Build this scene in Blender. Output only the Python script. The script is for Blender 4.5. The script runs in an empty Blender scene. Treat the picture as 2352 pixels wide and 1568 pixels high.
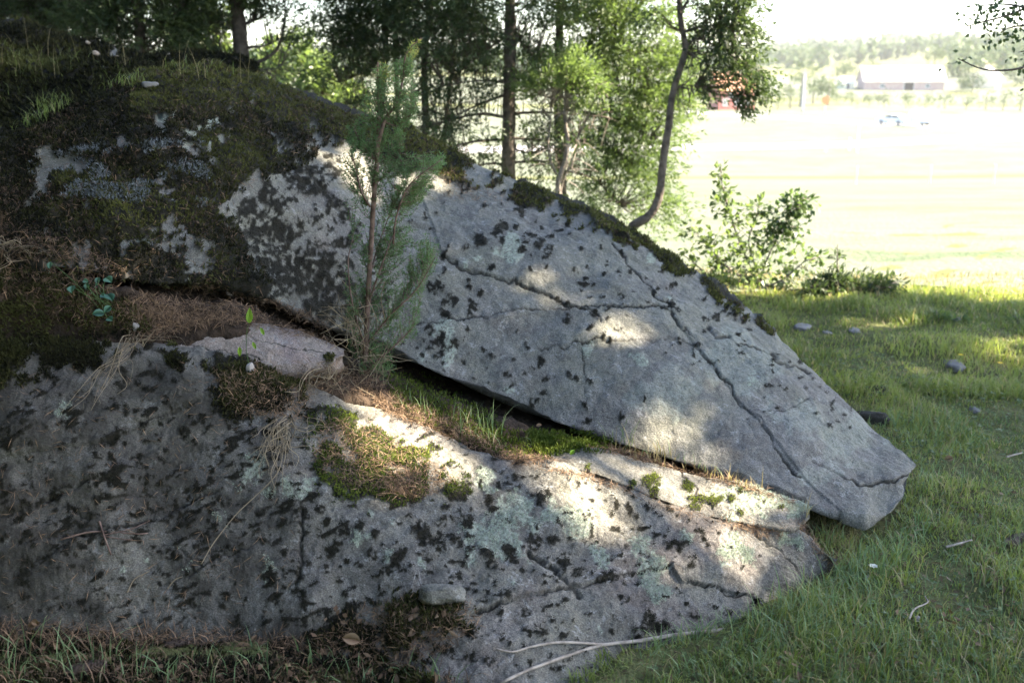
import bpy, math, random
import numpy as np
rng = np.random.default_rng(7)
random.seed(7)
scene = bpy.context.scene
COL = scene.collection
PI = math.pi

# ------------------------------------------------------------------ camera, sky, sun, exposure
PITCH = math.radians(15.5)
CAMZ = 1.5
cam_d = bpy.data.cameras.new('camera')
cam = bpy.data.objects.new('camera', cam_d)
COL.objects.link(cam)
cam.location = (0, 0, CAMZ)
cam.rotation_euler = (PI / 2 - PITCH, 0, 0)
cam_d.lens = 35
cam_d.sensor_width = 36
cam_d.clip_start = 0.05
cam_d.clip_end = 8000
cam_d.dof.use_dof = True
cam_d.dof.focus_distance = 3.1
cam_d.dof.aperture_fstop = 3.4
scene.camera = cam

SUN_AZ = math.radians(86)      # clockwise from +Y
SUN_EL = math.radians(38)
TOSUN = np.array([math.sin(SUN_AZ) * math.cos(SUN_EL), math.cos(SUN_AZ) * math.cos(SUN_EL), math.sin(SUN_EL)])
world = bpy.data.worlds.new('World')
scene.world = world
world.use_nodes = True
wn = world.node_tree
wn.nodes.clear()
w_out = wn.nodes.new('ShaderNodeOutputWorld')
w_bg = wn.nodes.new('ShaderNodeBackground')
w_sky = wn.nodes.new('ShaderNodeTexSky')
w_sky.sky_type = 'NISHITA'
w_sky.sun_disc = False
w_sky.sun_elevation = SUN_EL
w_sky.sun_rotation = SUN_AZ
w_sky.air_density = 1.0
w_sky.dust_density = 1.2
w_sky.ozone_density = 2.0
w_bg.inputs['Strength'].default_value = 0.07
wn.links.new(w_sky.outputs[0], w_bg.inputs[0])
wn.links.new(w_bg.outputs[0], w_out.inputs[0])
sun_d = bpy.data.lights.new('sun', 'SUN')
sun = bpy.data.objects.new('sun', sun_d)
COL.objects.link(sun)
sun_d.energy = 5.0
sun_d.angle = math.radians(0.53)
sun_d.color = (1.0, 0.88, 0.68)
sun.rotation_euler = (PI / 2 - SUN_EL, 0, PI - SUN_AZ)
sun.location = (20, -4, 20)
vs = scene.view_settings
scene.display_settings.display_device = 'sRGB'
vs.view_transform = 'Standard'
vs.look = 'None'
vs.gamma = 1.0
vs.use_curve_mapping = False
vs.exposure = 3.4
scene.cycles.use_denoising = True
scene.cycles.max_bounces = 8
scene.cycles.diffuse_bounces = 3
scene.cycles.transmission_bounces = 4
scene.cycles.sample_clamp_indirect = 6

# ------------------------------------------------------------------ image plane <-> place (coordinates on a 2352 x 1568 view)
FPX = 2352 * 35 / 36
SP, CP = math.sin(PITCH), math.cos(PITCH)

def rays(px, py):
    a = (np.asarray(px, float) - 1176) / FPX
    b = -(np.asarray(py, float) - 784) / FPX
    d = np.stack([a, CP + b * SP, -SP + b * CP], -1)
    return d / d[..., 1:2]

def at(px, py, Y):
    p = rays(px, py) * np.asarray(Y, float)[..., None]
    p = p + np.array([0, 0, CAMZ])
    return p

def proj(P):
    x, y, z = P[..., 0], P[..., 1], P[..., 2] - CAMZ
    dep = y * CP - z * SP
    dep = np.where(dep < 0.05, 0.05, dep)
    up = y * SP + z * CP
    return 1176 + FPX * x / dep, 784 - FPX * up / dep, dep

def sst(a, b, x):
    t = np.clip((np.asarray(x, float) - a) / (b - a), 0, 1)
    return t * t * (3 - 2 * t)

# ------------------------------------------------------------------ noise
def _hash(ix, iy, iz, seed):
    h = (ix * 374761393 + iy * 668265263 + iz * 2147483647 + seed * 974711) & 0xFFFFFFFF
    h = ((h ^ (h >> 13)) * 1274126177) & 0xFFFFFFFF
    h = ((h ^ (h >> 16)) * 2246822519) & 0xFFFFFFFF
    h = h ^ (h >> 15)
    return (h & 0xFFFFFF) / float(0xFFFFFF)

def vnoise(P, seed=0):
    P = np.asarray(P, float)
    i = np.floor(P).astype(np.int64)
    f = P - i
    f = f * f * f * (f * (f * 6 - 15) + 10)
    r = 0
    for dx in (0, 1):
        wx = f[..., 0] if dx else 1 - f[..., 0]
        for dy in (0, 1):
            wy = f[..., 1] if dy else 1 - f[..., 1]
            for dz in (0, 1):
                wz = f[..., 2] if dz else 1 - f[..., 2]
                r = r + wx * wy * wz * _hash(i[..., 0] + dx, i[..., 1] + dy, i[..., 2] + dz, int(seed))
    return r * 2 - 1

def fbm(P, scale, octv=3, seed=0, gain=0.5):
    P = np.asarray(P, float) * scale
    a, s, r = 1.0, 0.0, 0
    for k in range(octv):
        r = r + a * vnoise(P + 17.3 * k, seed + k)
        s += a
        a *= gain
        P = P * 2.03
    return r / s * 1.5

def n2(px, py, scale, seed=0, octv=2):
    return fbm(np.stack([px, py, np.zeros_like(px) + 0.37], -1), 1.0 / scale, octv, seed)

# ------------------------------------------------------------------ mesh helpers
WLOC = {}

def mesh_data(name, V, Fs, smooth=False, attrs=None):
    me = bpy.data.meshes.new(name)
    V = np.ascontiguousarray(V, dtype=np.float32)
    if not isinstance(Fs, (list, tuple)):
        Fs = [Fs]
    Fs = [np.asarray(F, dtype=np.int32) for F in Fs if len(F)]
    me.vertices.add(len(V))
    me.vertices.foreach_set('co', V.ravel())
    nl = sum(F.size for F in Fs)
    npoly = sum(len(F) for F in Fs)
    me.loops.add(nl)
    me.loops.foreach_set('vertex_index', np.concatenate([F.ravel() for F in Fs]))
    me.polygons.add(npoly)
    tot = np.concatenate([np.full(len(F), F.shape[1], np.int32) for F in Fs])
    st = np.concatenate([[0], np.cumsum(tot)[:-1]]).astype(np.int32)
    me.polygons.foreach_set('loop_start', st)
    me.polygons.foreach_set('loop_total', tot)
    me.polygons.foreach_set('use_smooth', np.full(npoly, bool(smooth)))
    me.update(calc_edges=True)
    if attrs:
        for k, a in attrs.items():
            at_ = me.attributes.new(k, 'FLOAT', 'POINT')
            at_.data.foreach_set('value', np.ascontiguousarray(a, dtype=np.float32))
    return me

def tag(o, label=None, cat=None, group=None, kind=None):
    if label: o['label'] = label
    if cat: o['category'] = cat
    if group: o['group'] = group
    if kind: o['kind'] = kind
    return o

def mk(name, V, Fs, mat, parent=None, smooth=False, attrs=None, loc=None, **kw):
    V = np.asarray(V, float)
    if parent is not None:
        w = WLOC[parent.name]
        loc = (0, 0, 0)
    else:
        w = np.array(loc if loc is not None else (0, 0, 0), float)
        loc = w
    o = bpy.data.objects.new(name, mesh_data(name, V - w, Fs, smooth, attrs))
    COL.objects.link(o)
    o.location = loc
    if parent is not None:
        o.parent = parent
    WLOC[o.name] = w
    if mat: o.data.materials.append(mat)
    return tag(o, **kw)

def thing(name, loc, label, cat, group=None):
    o = bpy.data.objects.new(name, None)
    COL.objects.link(o)
    o.empty_display_size = 0.1
    o.location = loc
    WLOC[o.name] = np.array(loc, float)
    return tag(o, label, cat, group)

class MB:
    """collects pieces that end up as ONE mesh"""
    def __init__(self):
        self.V, self.F, self.T, self.n = [], [], [], 0
    def add(self, V, F, tone=0.5):
        V = np.asarray(V, float).reshape(-1, 3)
        if not isinstance(F, (list, tuple)):
            F = [F]
        for f in F:
            if len(f): self.F.append(np.asarray(f, np.int64) + self.n)
        self.V.append(V)
        self.T.append(np.broadcast_to(np.asarray(tone, float), (len(V),)) if np.ndim(tone) == 0 else np.asarray(tone, float))
        self.n += len(V)
        return self
    def build(self, name, mat, parent=None, smooth=False, loc=None, **kw):
        q = {}
        for f in self.F: q.setdefault(f.shape[1], []).append(f)
        return mk(name, np.concatenate(self.V), [np.concatenate(x) for x in q.values()], mat, parent, smooth,
                  {'tone': np.concatenate(self.T)}, loc, **kw)

def unit(v):
    v = np.asarray(v, float)
    return v / np.maximum(np.linalg.norm(v, axis=-1, keepdims=True), 1e-9)

def catmull(P, n, t=None):
    P = np.asarray(P, float)
    if t is None:
        d = np.linalg.norm(np.diff(P, axis=0), axis=1)
        t = np.concatenate([[0], np.cumsum(np.maximum(d, 1e-6))])
        t = t / t[-1]
    s = np.linspace(0, 1, n)
    m = np.zeros_like(P)
    m[1:-1] = (P[2:] - P[:-2]) / (t[2:] - t[:-2])[:, None]
    m[0] = (P[1] - P[0]) / (t[1] - t[0])
    m[-1] = (P[-1] - P[-2]) / (t[-1] - t[-2])
    k = np.clip(np.searchsorted(t, s, 'right') - 1, 0, len(P) - 2)
    h = (t[k + 1] - t[k])[:, None]
    u = ((s - t[k])[:, None]) / h
    return ((2 * u**3 - 3 * u**2 + 1) * P[k] + (u**3 - 2 * u**2 + u) * h * m[k]
            + (-2 * u**3 + 3 * u**2) * P[k + 1] + (u**3 - u**2) * h * m[k + 1])

def tube(P, R, sides=6, n=None, wob=0.0):
    P = np.asarray(P, float)
    R = np.broadcast_to(np.asarray(R, float), (len(P),)) if np.ndim(R) == 0 else np.asarray(R, float)
    if n:
        Q = catmull(np.concatenate([P, R[:, None]], 1), n)
        P, R = Q[:, :3], np.maximum(Q[:, 3], 0.0004)
    k = len(P)
    T = unit(np.gradient(P, axis=0))
    d = unit(P[-1] - P[0])
    ref = np.eye(3)[np.argmin(np.abs(d))]
    A = unit(np.cross(T, ref)); B = np.cross(T, A)
    a = np.arange(sides) * 2 * PI / sides
    rr = R[:, None] * np.ones(sides)
    if wob: rr = rr * (1 + wob * rng.uniform(-1, 1, (k, sides)))
    V = P[:, None] + rr[..., None] * (np.cos(a)[None, :, None] * A[:, None] + np.sin(a)[None, :, None] * B[:, None])
    i = np.arange(k - 1)[:, None]; j = np.arange(sides)[None]
    F = np.stack([i * sides + j, i * sides + (j + 1) % sides, (i + 1) * sides + (j + 1) % sides, (i + 1) * sides + j], -1).reshape(-1, 4)
    V = V.reshape(-1, 3)
    V = np.concatenate([V, P[:1], P[-1:]])
    jj = np.arange(sides)
    c0 = np.stack([np.full(sides, k * sides), (jj + 1) % sides, jj], 1)
    c1 = np.stack([np.full(sides, k * sides + 1), (k - 1) * sides + jj, (k - 1) * sides + (jj + 1) % sides], 1)
    return V, [F, np.concatenate([c0, c1])]

def leaves(P, D, N, L, W, bend=0.0):
    """n diamond leaves: base P, direction D, face normal N"""
    n = len(P)
    D = unit(D); S = unit(np.cross(D, N)); U = np.cross(S, D)
    L = np.broadcast_to(L, (n,))[:, None]; W = np.broadcast_to(W, (n,))[:, None]
    m = P + D * L * 0.45 + U * L * bend
    V = np.stack([P, m + S * W * 0.5, P + D * L, m - S * W * 0.5], 1).reshape(-1, 3)
    F = np.arange(n * 4).reshape(n, 4)
    return V, F

def tris(P, D, N, L, W):
    n = len(P)
    D = unit(D); S = unit(np.cross(D, N))
    L = np.broadcast_to(L, (n,))[:, None]; W = np.broadcast_to(W, (n,))[:, None]
    V = np.stack([P - S * W * 0.5, P + S * W * 0.5, P + D * L], 1).reshape(-1, 3)
    return V, np.arange(n * 3).reshape(n, 3)

def blades(P, H, W, lean, az, seg=3, curl=1.6):
    n = len(P)
    H = np.broadcast_to(H, (n,)); W = np.broadcast_to(W, (n,)); lean = np.broadcast_to(lean, (n,))
    dirh = np.stack([np.cos(az), np.sin(az), np.zeros(n)], -1)
    side = np.stack([-np.sin(az), np.cos(az), np.zeros(n)], -1)
    tw = rng.uniform(-0.9, 0.9, n)
    side = side * np.cos(tw)[:, None] + dirh * np.sin(tw)[:, None]
    rows = []
    pos = P.copy()
    for k in range(seg + 1):
        s = k / seg
        w = W * (1 - s ** 1.7) * 0.5
        if k < seg:
            rows.append(pos - side * w[:, None]); rows.append(pos + side * w[:, None])
        else:
            rows.append(pos)
        ang = lean * (0.35 + curl * s)
        pos = pos + (dirh * np.sin(ang)[:, None] + np.array([0, 0, 1]) * np.cos(ang)[:, None]) * (H / seg)[:, None]
    m = 2 * seg + 1
    V = np.stack(rows, 1).reshape(-1, 3)
    b = (np.arange(n) * m)[:, None]
    Q = np.concatenate([b + np.array([2 * k, 2 * k + 1, 2 * k + 3, 2 * k + 2]) for k in range(seg - 1)])
    T = b + np.array([2 * seg - 2, 2 * seg - 1, 2 * seg])
    return V, [Q, T], m

def in_poly(px, py, poly):
    px = np.asarray(px, float); py = np.asarray(py, float)
    r = np.zeros(px.shape, bool)
    n = len(poly)
    for i in range(n):
        x1, y1 = poly[i]; x2, y2 = poly[(i + 1) % n]
        if y1 == y2: continue
        c = ((y1 > py) != (y2 > py)) & (px < (x2 - x1) * (py - y1) / (y2 - y1) + x1)
        r ^= c
    return r

def seg_dist(px, py, line):
    d = np.full(np.shape(px), 1e9)
    for (x1, y1), (x2, y2) in zip(line[:-1], line[1:]):
        lo_x, hi_x = min(x1, x2) - 60, max(x1, x2) + 60
        lo_y, hi_y = min(y1, y2) - 60, max(y1, y2) + 60
        k = (px > lo_x) & (px < hi_x) & (py > lo_y) & (py < hi_y)
        if not k.any(): continue
        ax, ay = px[k] - x1, py[k] - y1
        ex, ey = x2 - x1, y2 - y1
        t = np.clip((ax * ex + ay * ey) / (ex * ex + ey * ey + 1e-9), 0, 1)
        d[k] = np.minimum(d[k], np.hypot(ax - t * ex, ay - t * ey))
    return d

# ------------------------------------------------------------------ materials
def nodes_of(m):
    m.use_nodes = True
    t = m.node_tree
    t.nodes.clear()
    return t

class NT:
    def __init__(self, name):
        self.m = bpy.data.materials.new(name)
        self.t = nodes_of(self.m)
        self.out = self.n('ShaderNodeOutputMaterial')
    def n(self, kind, **kw):
        nd = self.t.nodes.new(kind)
        for k, v in kw.items(): setattr(nd, k, v)
        return nd
    def l(self, a, b): self.t.links.new(a, b)
    def coord(self): 
        if not hasattr(self, '_c'): self._c = self.n('ShaderNodeTexCoord').outputs['Object']
        return self._c
    def noise(self, scale, detail=3, rough=0.55, dist=0.0, vec=None):
        nd = self.n('ShaderNodeTexNoise')
        nd.inputs['Scale'].default_value = scale
        nd.inputs['Detail'].default_value = detail
        nd.inputs['Roughness'].default_value = rough
        nd.inputs['Distortion'].default_value = dist
        self.l(vec or self.coord(), nd.inputs['Vector'])
        return nd.outputs['Fac']
    def attr(self, name):
        nd = self.n('ShaderNodeAttribute'); nd.attribute_name = name
        return nd.outputs['Fac']
    def ramp(self, fac, a, b, lo=0.0, hi=1.0):
        nd = self.n('ShaderNodeMapRange')
        nd.interpolation_type = 'SMOOTHSTEP'
        nd.inputs[1].default_value = a; nd.inputs[2].default_value = b
        nd.inputs[3].default_value = lo; nd.inputs[4].default_value = hi
        self.l(fac, nd.inputs[0])
        return nd.outputs[0]
    def mix(self, fac, a, b, mode='MIX'):
        nd = self.n('ShaderNodeMix', data_type='RGBA', blend_type=mode)
        for s, v in ((nd.inputs[0], fac), (nd.inputs[6], a), (nd.inputs[7], b)):
            if isinstance(v, (int, float)): s.default_value = v
            elif isinstance(v, tuple): s.default_value = (*v, 1) if len(v) == 3 else v
            else: self.l(v, s)
        return nd.outputs[2]
    def math(self, op, a, b=None):
        nd = self.n('ShaderNodeMath', operation=op)
        for s, v in ((nd.inputs[0], a), (nd.inputs[1], b)):
            if v is None: continue
            if isinstance(v, (int, float)): s.default_value = v
            else: self.l(v, s)
        return nd.outputs[0]
    def bsdf(self, col, rough=0.9, spec=0.3, bump=None, bump_d=0.01, bump_s=0.5):
        b = self.n('ShaderNodeBsdfPrincipled')
        if isinstance(col, tuple): b.inputs['Base Color'].default_value = (*col, 1)
        else: self.l(col, b.inputs['Base Color'])
        if isinstance(rough, (int, float)): b.inputs['Roughness'].default_value = rough
        else: self.l(rough, b.inputs['Roughness'])
        b.inputs['Specular IOR Level'].default_value = spec
        if bump is not None:
            bp = self.n('ShaderNodeBump')
            bp.inputs['Strength'].default_value = bump_s
            bp.inputs['Distance'].default_value = bump_d
            self.l(bump, bp.inputs['Height'])
            self.l(bp.outputs[0], b.inputs['Normal'])
        return b.outputs[0]
    def done(self, sh):
        self.l(sh, self.out.inputs[0])
        return self.m

def leaf_mat(name, c1, c2, trans=0.35, rough=0.5, spec=0.25, c3=None):
    k = NT(name)
    tone = k.attr('tone')
    col = k.mix(tone, c1, c2)
    if c3: col = k.mix(k.ramp(tone, 0.9, 0.97), col, c3)
    b = k.bsdf(col, rough, spec)
    tr = k.n('ShaderNodeBsdfTranslucent')
    k.l(k.mix(0.5, col, k.mix(1.0, col, (1.5, 1.6, 0.7), 'MULTIPLY')), tr.inputs[0])
    mx = k.n('ShaderNodeMixShader'); mx.inputs[0].default_value = trans
    k.l(b, mx.inputs[1]); k.l(tr.outputs[0], mx.inputs[2])
    return k.done(mx.outputs[0])

def plain_mat(name, c1, c2=None, scale=8, rough=0.85, spec=0.3, bump=0.0, bscale=60, detail=4):
    k = NT(name)
    col = c1
    if c2: col = k.mix(k.ramp(k.noise(scale, detail), 0.3, 0.7), c1, c2)
    return k.done(k.bsdf(col, rough, spec, k.noise(bscale, 4) if bump else None, bump, 0.6))

def rock_mat(name, c1, c2, c3, lich=(0.30, 0.33, 0.27), blot=0.5):
    k = NT(name)
    big = k.ramp(k.noise(3.2, 5, 0.6, 0.4), 0.35, 0.68)
    mid = k.ramp(k.noise(14, 6, 0.7, 0.3), 0.36, 0.66)
    tint = k.ramp(k.noise(2.1, 3, 0.6, 0.8), 0.45, 0.7)
    col = k.mix(big, c1, c2)
    col = k.mix(k.math('MULTIPLY', tint, 0.75), col, c3)
    # weathered lighter and darker blotches
    col = k.mix(k.math('MULTIPLY', mid, 0.5), col, k.mix(0.5, col, (0.30, 0.295, 0.28)))
    st = k.math('MULTIPLY', k.ramp(k.noise(7.5, 6, 0.72, 0.5), 0.50, 0.66), blot)
    col = k.mix(st, col, k.mix(0.72, col, (0.045, 0.045, 0.05)))
    st2 = k.math('MULTIPLY', k.ramp(k.noise(30, 5, 0.75, 0.4), 0.54, 0.66), blot)
    col = k.mix(st2, col, k.mix(0.6, col, (0.05, 0.05, 0.055)))
    # mineral grains
    gr = k.noise(260, 3, 0.75)
    col = k.mix(1.0, col, k.mix(k.ramp(gr, 0.38, 0.64), (0.60, 0.60, 0.60), (1.34, 1.34, 1.31)), 'MULTIPLY')
    gr2 = k.ramp(k.noise(85, 4, 0.8), 0.52, 0.66)
    col = k.mix(k.math('MULTIPLY', gr2, 0.22), col, (0.06, 0.06, 0.066))
    # thin pale crust lichen, irregular
    cr = k.math('MULTIPLY', k.ramp(k.noise(20, 6, 0.75, 0.6), 0.55, 0.64), k.ramp(k.noise(140, 3, 0.7), 0.42, 0.58))
    col = k.mix(k.math('MULTIPLY', cr, 0.6), col, (0.32, 0.32, 0.31))
    lf = k.math('MULTIPLY', k.attr('lich'), k.ramp(k.noise(110, 5, 0.85), 0.42, 0.54))
    col = k.mix(lf, col, lich)
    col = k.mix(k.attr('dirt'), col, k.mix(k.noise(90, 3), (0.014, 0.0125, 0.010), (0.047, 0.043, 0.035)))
    mo = k.attr('moss')
    col = k.mix(mo, col, k.mix(k.noise(55, 3), (0.004, 0.004, 0.003), (0.022, 0.019, 0.011)))
    h = k.math('ADD', k.math('MULTIPLY', k.noise(60, 5, 0.7), 1.0), k.math('MULTIPLY', gr, 0.15))
    return k.done(k.bsdf(col, 0.88, 0.25, h, 0.012, 0.8))

M = {}
M['rock'] = rock_mat('granite', (0.112, 0.108, 0.094), (0.162, 0.156, 0.124), (0.118, 0.106, 0.102), blot=.45)
M['rock_low'] = rock_mat('granite_weathered', (0.082, 0.077, 0.068), (0.145, 0.134, 0.107), (0.116, 0.094, 0.086), blot=.6)
M['rock_pink'] = rock_mat('granite_pinkish', (0.20, 0.155, 0.14), (0.24, 0.195, 0.16), (0.19, 0.15, 0.16))
M['soil'] = plain_mat('soil', (0.015, 0.011, 0.008), (0.05, 0.035, 0.025), 30, 0.95, 0.1, 0.02, 90)
M['moss'] = leaf_mat('moss_leaf', (0.010, 0.010, 0.006), (0.105, 0.108, 0.032), 0.2, 0.75, 0.1)
M['moss_dark'] = leaf_mat('moss_dark_leaf', (0.004, 0.004, 0.003), (0.022, 0.022, 0.011), 0.1, 0.8, 0.1)
M['moss_bright'] = leaf_mat('moss_bright_leaf', (0.05, 0.075, 0.012), (0.20, 0.23, 0.04), 0.25, 0.7, 0.1)
M['lichen'] = leaf_mat('lichen_flake', (0.20, 0.24, 0.19), (0.36, 0.40, 0.31), 0.1, 0.9, 0.1)
M['litter'] = leaf_mat('needle_litter', (0.03, 0.02, 0.014), (0.28, 0.18, 0.11), 0.05, 0.7, 0.2)
M['root'] = leaf_mat('dry_root', (0.10, 0.08, 0.055), (0.30, 0.24, 0.16), 0.05, 0.8, 0.2)
M['grass'] = leaf_mat('grass_blade', (0.11, 0.15, 0.04), (0.30, 0.34, 0.10), 0.45, 0.45, 0.3, (0.38, 0.31, 0.17))
M['grass_blue'] = leaf_mat('grass_blade_bluish', (0.085, 0.14, 0.065), (0.22, 0.30, 0.14), 0.35, 0.45, 0.3, (0.32, 0.27, 0.16))
M['grass_dry'] = leaf_mat('grass_blade_dry', (0.15, 0.12, 0.06), (0.34, 0.28, 0.15), 0.3, 0.6, 0.2)
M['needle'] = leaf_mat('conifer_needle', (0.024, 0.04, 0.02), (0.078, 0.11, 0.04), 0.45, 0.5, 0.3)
M['needle_lit'] = leaf_mat('conifer_needle_sunlit', (0.034, 0.06, 0.024), (0.115, 0.16, 0.055), 0.5, 0.5, 0.3)  # brighter copy of the needle colour, painting sunlight onto the foliage
M['juniper'] = leaf_mat('juniper_needle', (0.05, 0.095, 0.05), (0.145, 0.23, 0.10), 0.4, 0.55, 0.1, (0.30, 0.30, 0.09))  # yellow end of the tone paints the sunlit tip
M['leaf'] = leaf_mat('broad_leaf', (0.04, 0.072, 0.028), (0.14, 0.185, 0.06), 0.5, 0.4, 0.4)
M['leaf_shade'] = leaf_mat('tree_leaf', (0.035, 0.06, 0.025), (0.085, 0.115, 0.04), 0.2, 0.45, 0.3)
M['leaf_blue'] = leaf_mat('round_leaf', (0.04, 0.11, 0.075), (0.09, 0.19, 0.13), 0.3, 0.4, 0.4)
M['leaf_young'] = leaf_mat('young_leaf', (0.13, 0.24, 0.03), (0.2, 0.33, 0.05), 0.45, 0.4, 0.3)
M['far_leaf'] = leaf_mat('far_leaf', (0.035, 0.06, 0.025), (0.10, 0.13, 0.05), 0.2, 0.6, 0.1)
M['bark'] = plain_mat('bark', (0.045, 0.036, 0.03), (0.12, 0.10, 0.085), 22, 0.9, 0.15, 0.02, 45)
M['bark_grey'] = plain_mat('bark_grey', (0.09, 0.075, 0.065), (0.22, 0.19, 0.165), 26, 0.9, 0.15, 0.015, 55)
M['bark_red'] = plain_mat('bark_juniper', (0.08, 0.05, 0.04), (0.20, 0.135, 0.11), 40, 0.85, 0.2, 0.006, 90)
M['deadwood'] = plain_mat('deadwood', (0.20, 0.165, 0.135), (0.42, 0.36, 0.30), 30, 0.8, 0.2, 0.004, 120)

# ------------------------------------------------------------------ the lie of the land
def terr(x, y):
    x = np.asarray(x, float); y = np.asarray(y, float)
    z = -8.8 * np.clip((y - 7.5) / 92.0, 0, 1) - 0.35 * sst(6.2, 10, y)
    z = np.where(y > 70, z, z)
    z = z + 0.042 * np.clip(y - 280, 0, 140) + 0.016 * np.clip(y - 600, 0, 900)
    z = z + 14 * sst(60, 300, x - 0.10 * y) * sst(250, 600, y)
    z = z + 0.85 * np.exp(-((x + 3.0) / 2.7) ** 2 - ((y - 6.6) / 2.3) ** 2)
    P = np.stack([x, y, 0 * x], -1)
    near = 1 - sst(12, 30, y)
    z = z + near * (0.035 * fbm(P, 1.3, 2, 3) + 0.012 * fbm(P, 6, 2, 5))
    z = z + (1 - near) * 0.3 * fbm(P, 0.03, 2, 9)
    return z

_YS = np.geomspace(1.4, 3000, 420)
def ray_terr(px, py):
    d = rays(px, py).reshape(-1, 3)
    out = np.tile(np.array([0, 5000., 0]), (len(d), 1))
    act = np.arange(len(d)); pg = None
    for Y in _YS:
        p = d[act] * Y
        g = CAMZ + p[:, 2] - terr(p[:, 0], p[:, 1])
        if pg is not None:
            hit = g <= 0
            if hit.any():
                f = pg[hit] / (pg[hit] - g[hit] + 1e-12)
                q = d[act[hit]] * (prev + (Y - prev) * f)[:, None]
                out[act[hit]] = np.stack([q[:, 0], q[:, 1], terr(q[:, 0], q[:, 1])], -1)
                act, g = act[~hit], g[~hit]
                if not len(act): break
        prev, pg = Y, g
    return out

def ground_mesh():
    n = 220
    s = np.linspace(-1, 1, n)
    xs = 0.55 * np.sinh(9.0 * s)
    ys = 4.0 + 0.55 * np.sinh(9.0 * s)
    X, Y = np.meshgrid(xs, ys)
    Z = terr(X, Y)
    V = np.stack([X, Y, Z], -1).reshape(-1, 3)
    i = np.arange(n - 1)[:, None]; j = np.arange(n - 1)[None]
    F = np.stack([i * n + j, i * n + j + 1, (i + 1) * n + j + 1, (i + 1) * n + j], -1).reshape(-1, 4)
    return V, F

def strip(name, pts, w, lift, mat, n=80, **kw):
    pts = np.asarray(pts, float)
    c = catmull(np.concatenate([pts, np.zeros((len(pts), 1))], 1), n)[:, :2]
    t = unit(np.gradient(c, axis=0)); nn = np.stack([-t[:, 1], t[:, 0]], -1)
    o = np.linspace(-0.5, 0.5, 5) * w
    P = c[:, None] + nn[:, None] * o[None, :, None]
    Z = terr(P[..., 0], P[..., 1]) + lift
    V = np.concatenate([P, Z[..., None]], -1).reshape(-1, 3)
    i = np.arange(n - 1)[:, None]; j = np.arange(4)[None]
    F = np.stack([i * 5 + j, (i + 1) * 5 + j, (i + 1) * 5 + j + 1, i * 5 + j + 1], -1).reshape(-1, 4)
    return mk(name, V, F, mat, kind='structure', **kw)

k = NT('ground_turf')
c_ = k.mix(k.ramp(k.noise(9, 4), 0.35, 0.65), (0.07, 0.085, 0.03), (0.13, 0.135, 0.055))
c_ = k.mix(k.ramp(k.noise(60, 3), 0.5, 0.7), c_, (0.075, 0.055, 0.035))
M['turf'] = k.done(k.bsdf(c_, 0.95, 0.1, k.noise(70, 4), 0.03, 0.8))
k = NT('hay_field')
mp = k.n('ShaderNodeMapping'); mp.inputs['Scale'].default_value = (0.35, 1.0, 1.0); k.l(k.coord(), mp.inputs[0])
c_ = k.mix(k.ramp(k.noise(0.22, 5, 0.65, 0.3, mp.outputs[0]), 0.38, 0.62), (0.106, 0.111, 0.088), (0.082, 0.096, 0.066))
c_ = k.mix(k.math('MULTIPLY', k.ramp(k.noise(0.9, 5, 0.7, 0.3, mp.outputs[0]), 0.5, 0.66), 0.6), c_, (0.042, 0.068, 0.028))
c_ = k.mix(k.math('MULTIPLY', k.ramp(k.noise(7, 4), 0.45, 0.7), 0.4), c_, (0.13, 0.12, 0.075))
M['field'] = k.done(k.bsdf(c_, 0.95, 0.1, k.noise(12, 4), 0.1, 0.6))
M['road'] = plain_mat('road_surface', (0.24, 0.23, 0.225), (0.30, 0.29, 0.28), 0.4, 0.85, 0.3)
M['line_paint'] = plain_mat('road_paint', (0.75, 0.75, 0.72), (0.62, 0.62, 0.6), 2, 0.7, 0.3)

V, F = ground_mesh()
mk('ground', V, F, M['turf'], smooth=True, kind='structure')

def field_mesh():
    ys = np.concatenate([np.linspace(6.4, 20, 60), np.geomspace(20.5, 420, 110)])
    s = np.linspace(-1, 1, 121)
    R = []
    edge = 6.75 + 0.25 * np.sin(s * 63) + 0.12 * np.sin(s * 151 + 1)
    for q, y in enumerate(ys):
        xs = s * (14 + y * 1.25)
        yy = np.maximum(y, edge) if q == 0 else np.maximum(np.full_like(xs, y), edge + 0.004 * q)
        R.append(np.stack([xs, yy, terr(xs, yy) + 0.012 + 0.00012 * yy], -1))
    V = np.concatenate(R); n = 121; m = len(ys)
    i = np.arange(m - 1)[:, None]; j = np.arange(n - 1)[None]
    F = np.stack([i * n + j, i * n + j + 1, (i + 1) * n + j + 1, (i + 1) * n + j], -1).reshape(-1, 4)
    return V, F
V, F = field_mesh()
mk('field', V, F, M['field'], smooth=True, kind='structure')

def gpts(lst):
    lst = np.asarray(lst, float)
    return ray_terr(lst[:, 0], lst[:, 1])[:, :2]
road_a = gpts([(3300, 322), (2800, 318), (2400, 318), (2100, 325), (1850, 335), (1570, 340), (1200, 344), (700, 346)])
road_b = gpts([(2900, 313), (2400, 307), (2150, 293), (1950, 281), (1750, 268), (1570, 258), (1250, 250)])
strip('road', road_a, 8.5, 0.06, M['road'], 120)
strip('side_road', road_b, 7.0, 0.075, M['road'], 120)
for off, rd in ((3.9, road_a), (-3.9, road_a)):
    t_ = unit(np.gradient(catmull(np.concatenate([rd, np.zeros((len(rd), 1))], 1), 40)[:, :2], axis=0))
    c2 = catmull(np.concatenate([rd, np.zeros((len(rd), 1))], 1), 40)[:, :2] + np.stack([-t_[:, 1], t_[:, 0]], -1) * off
    strip('road_marking', c2, 0.18, 0.072, M['line_paint'], 80)

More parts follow.
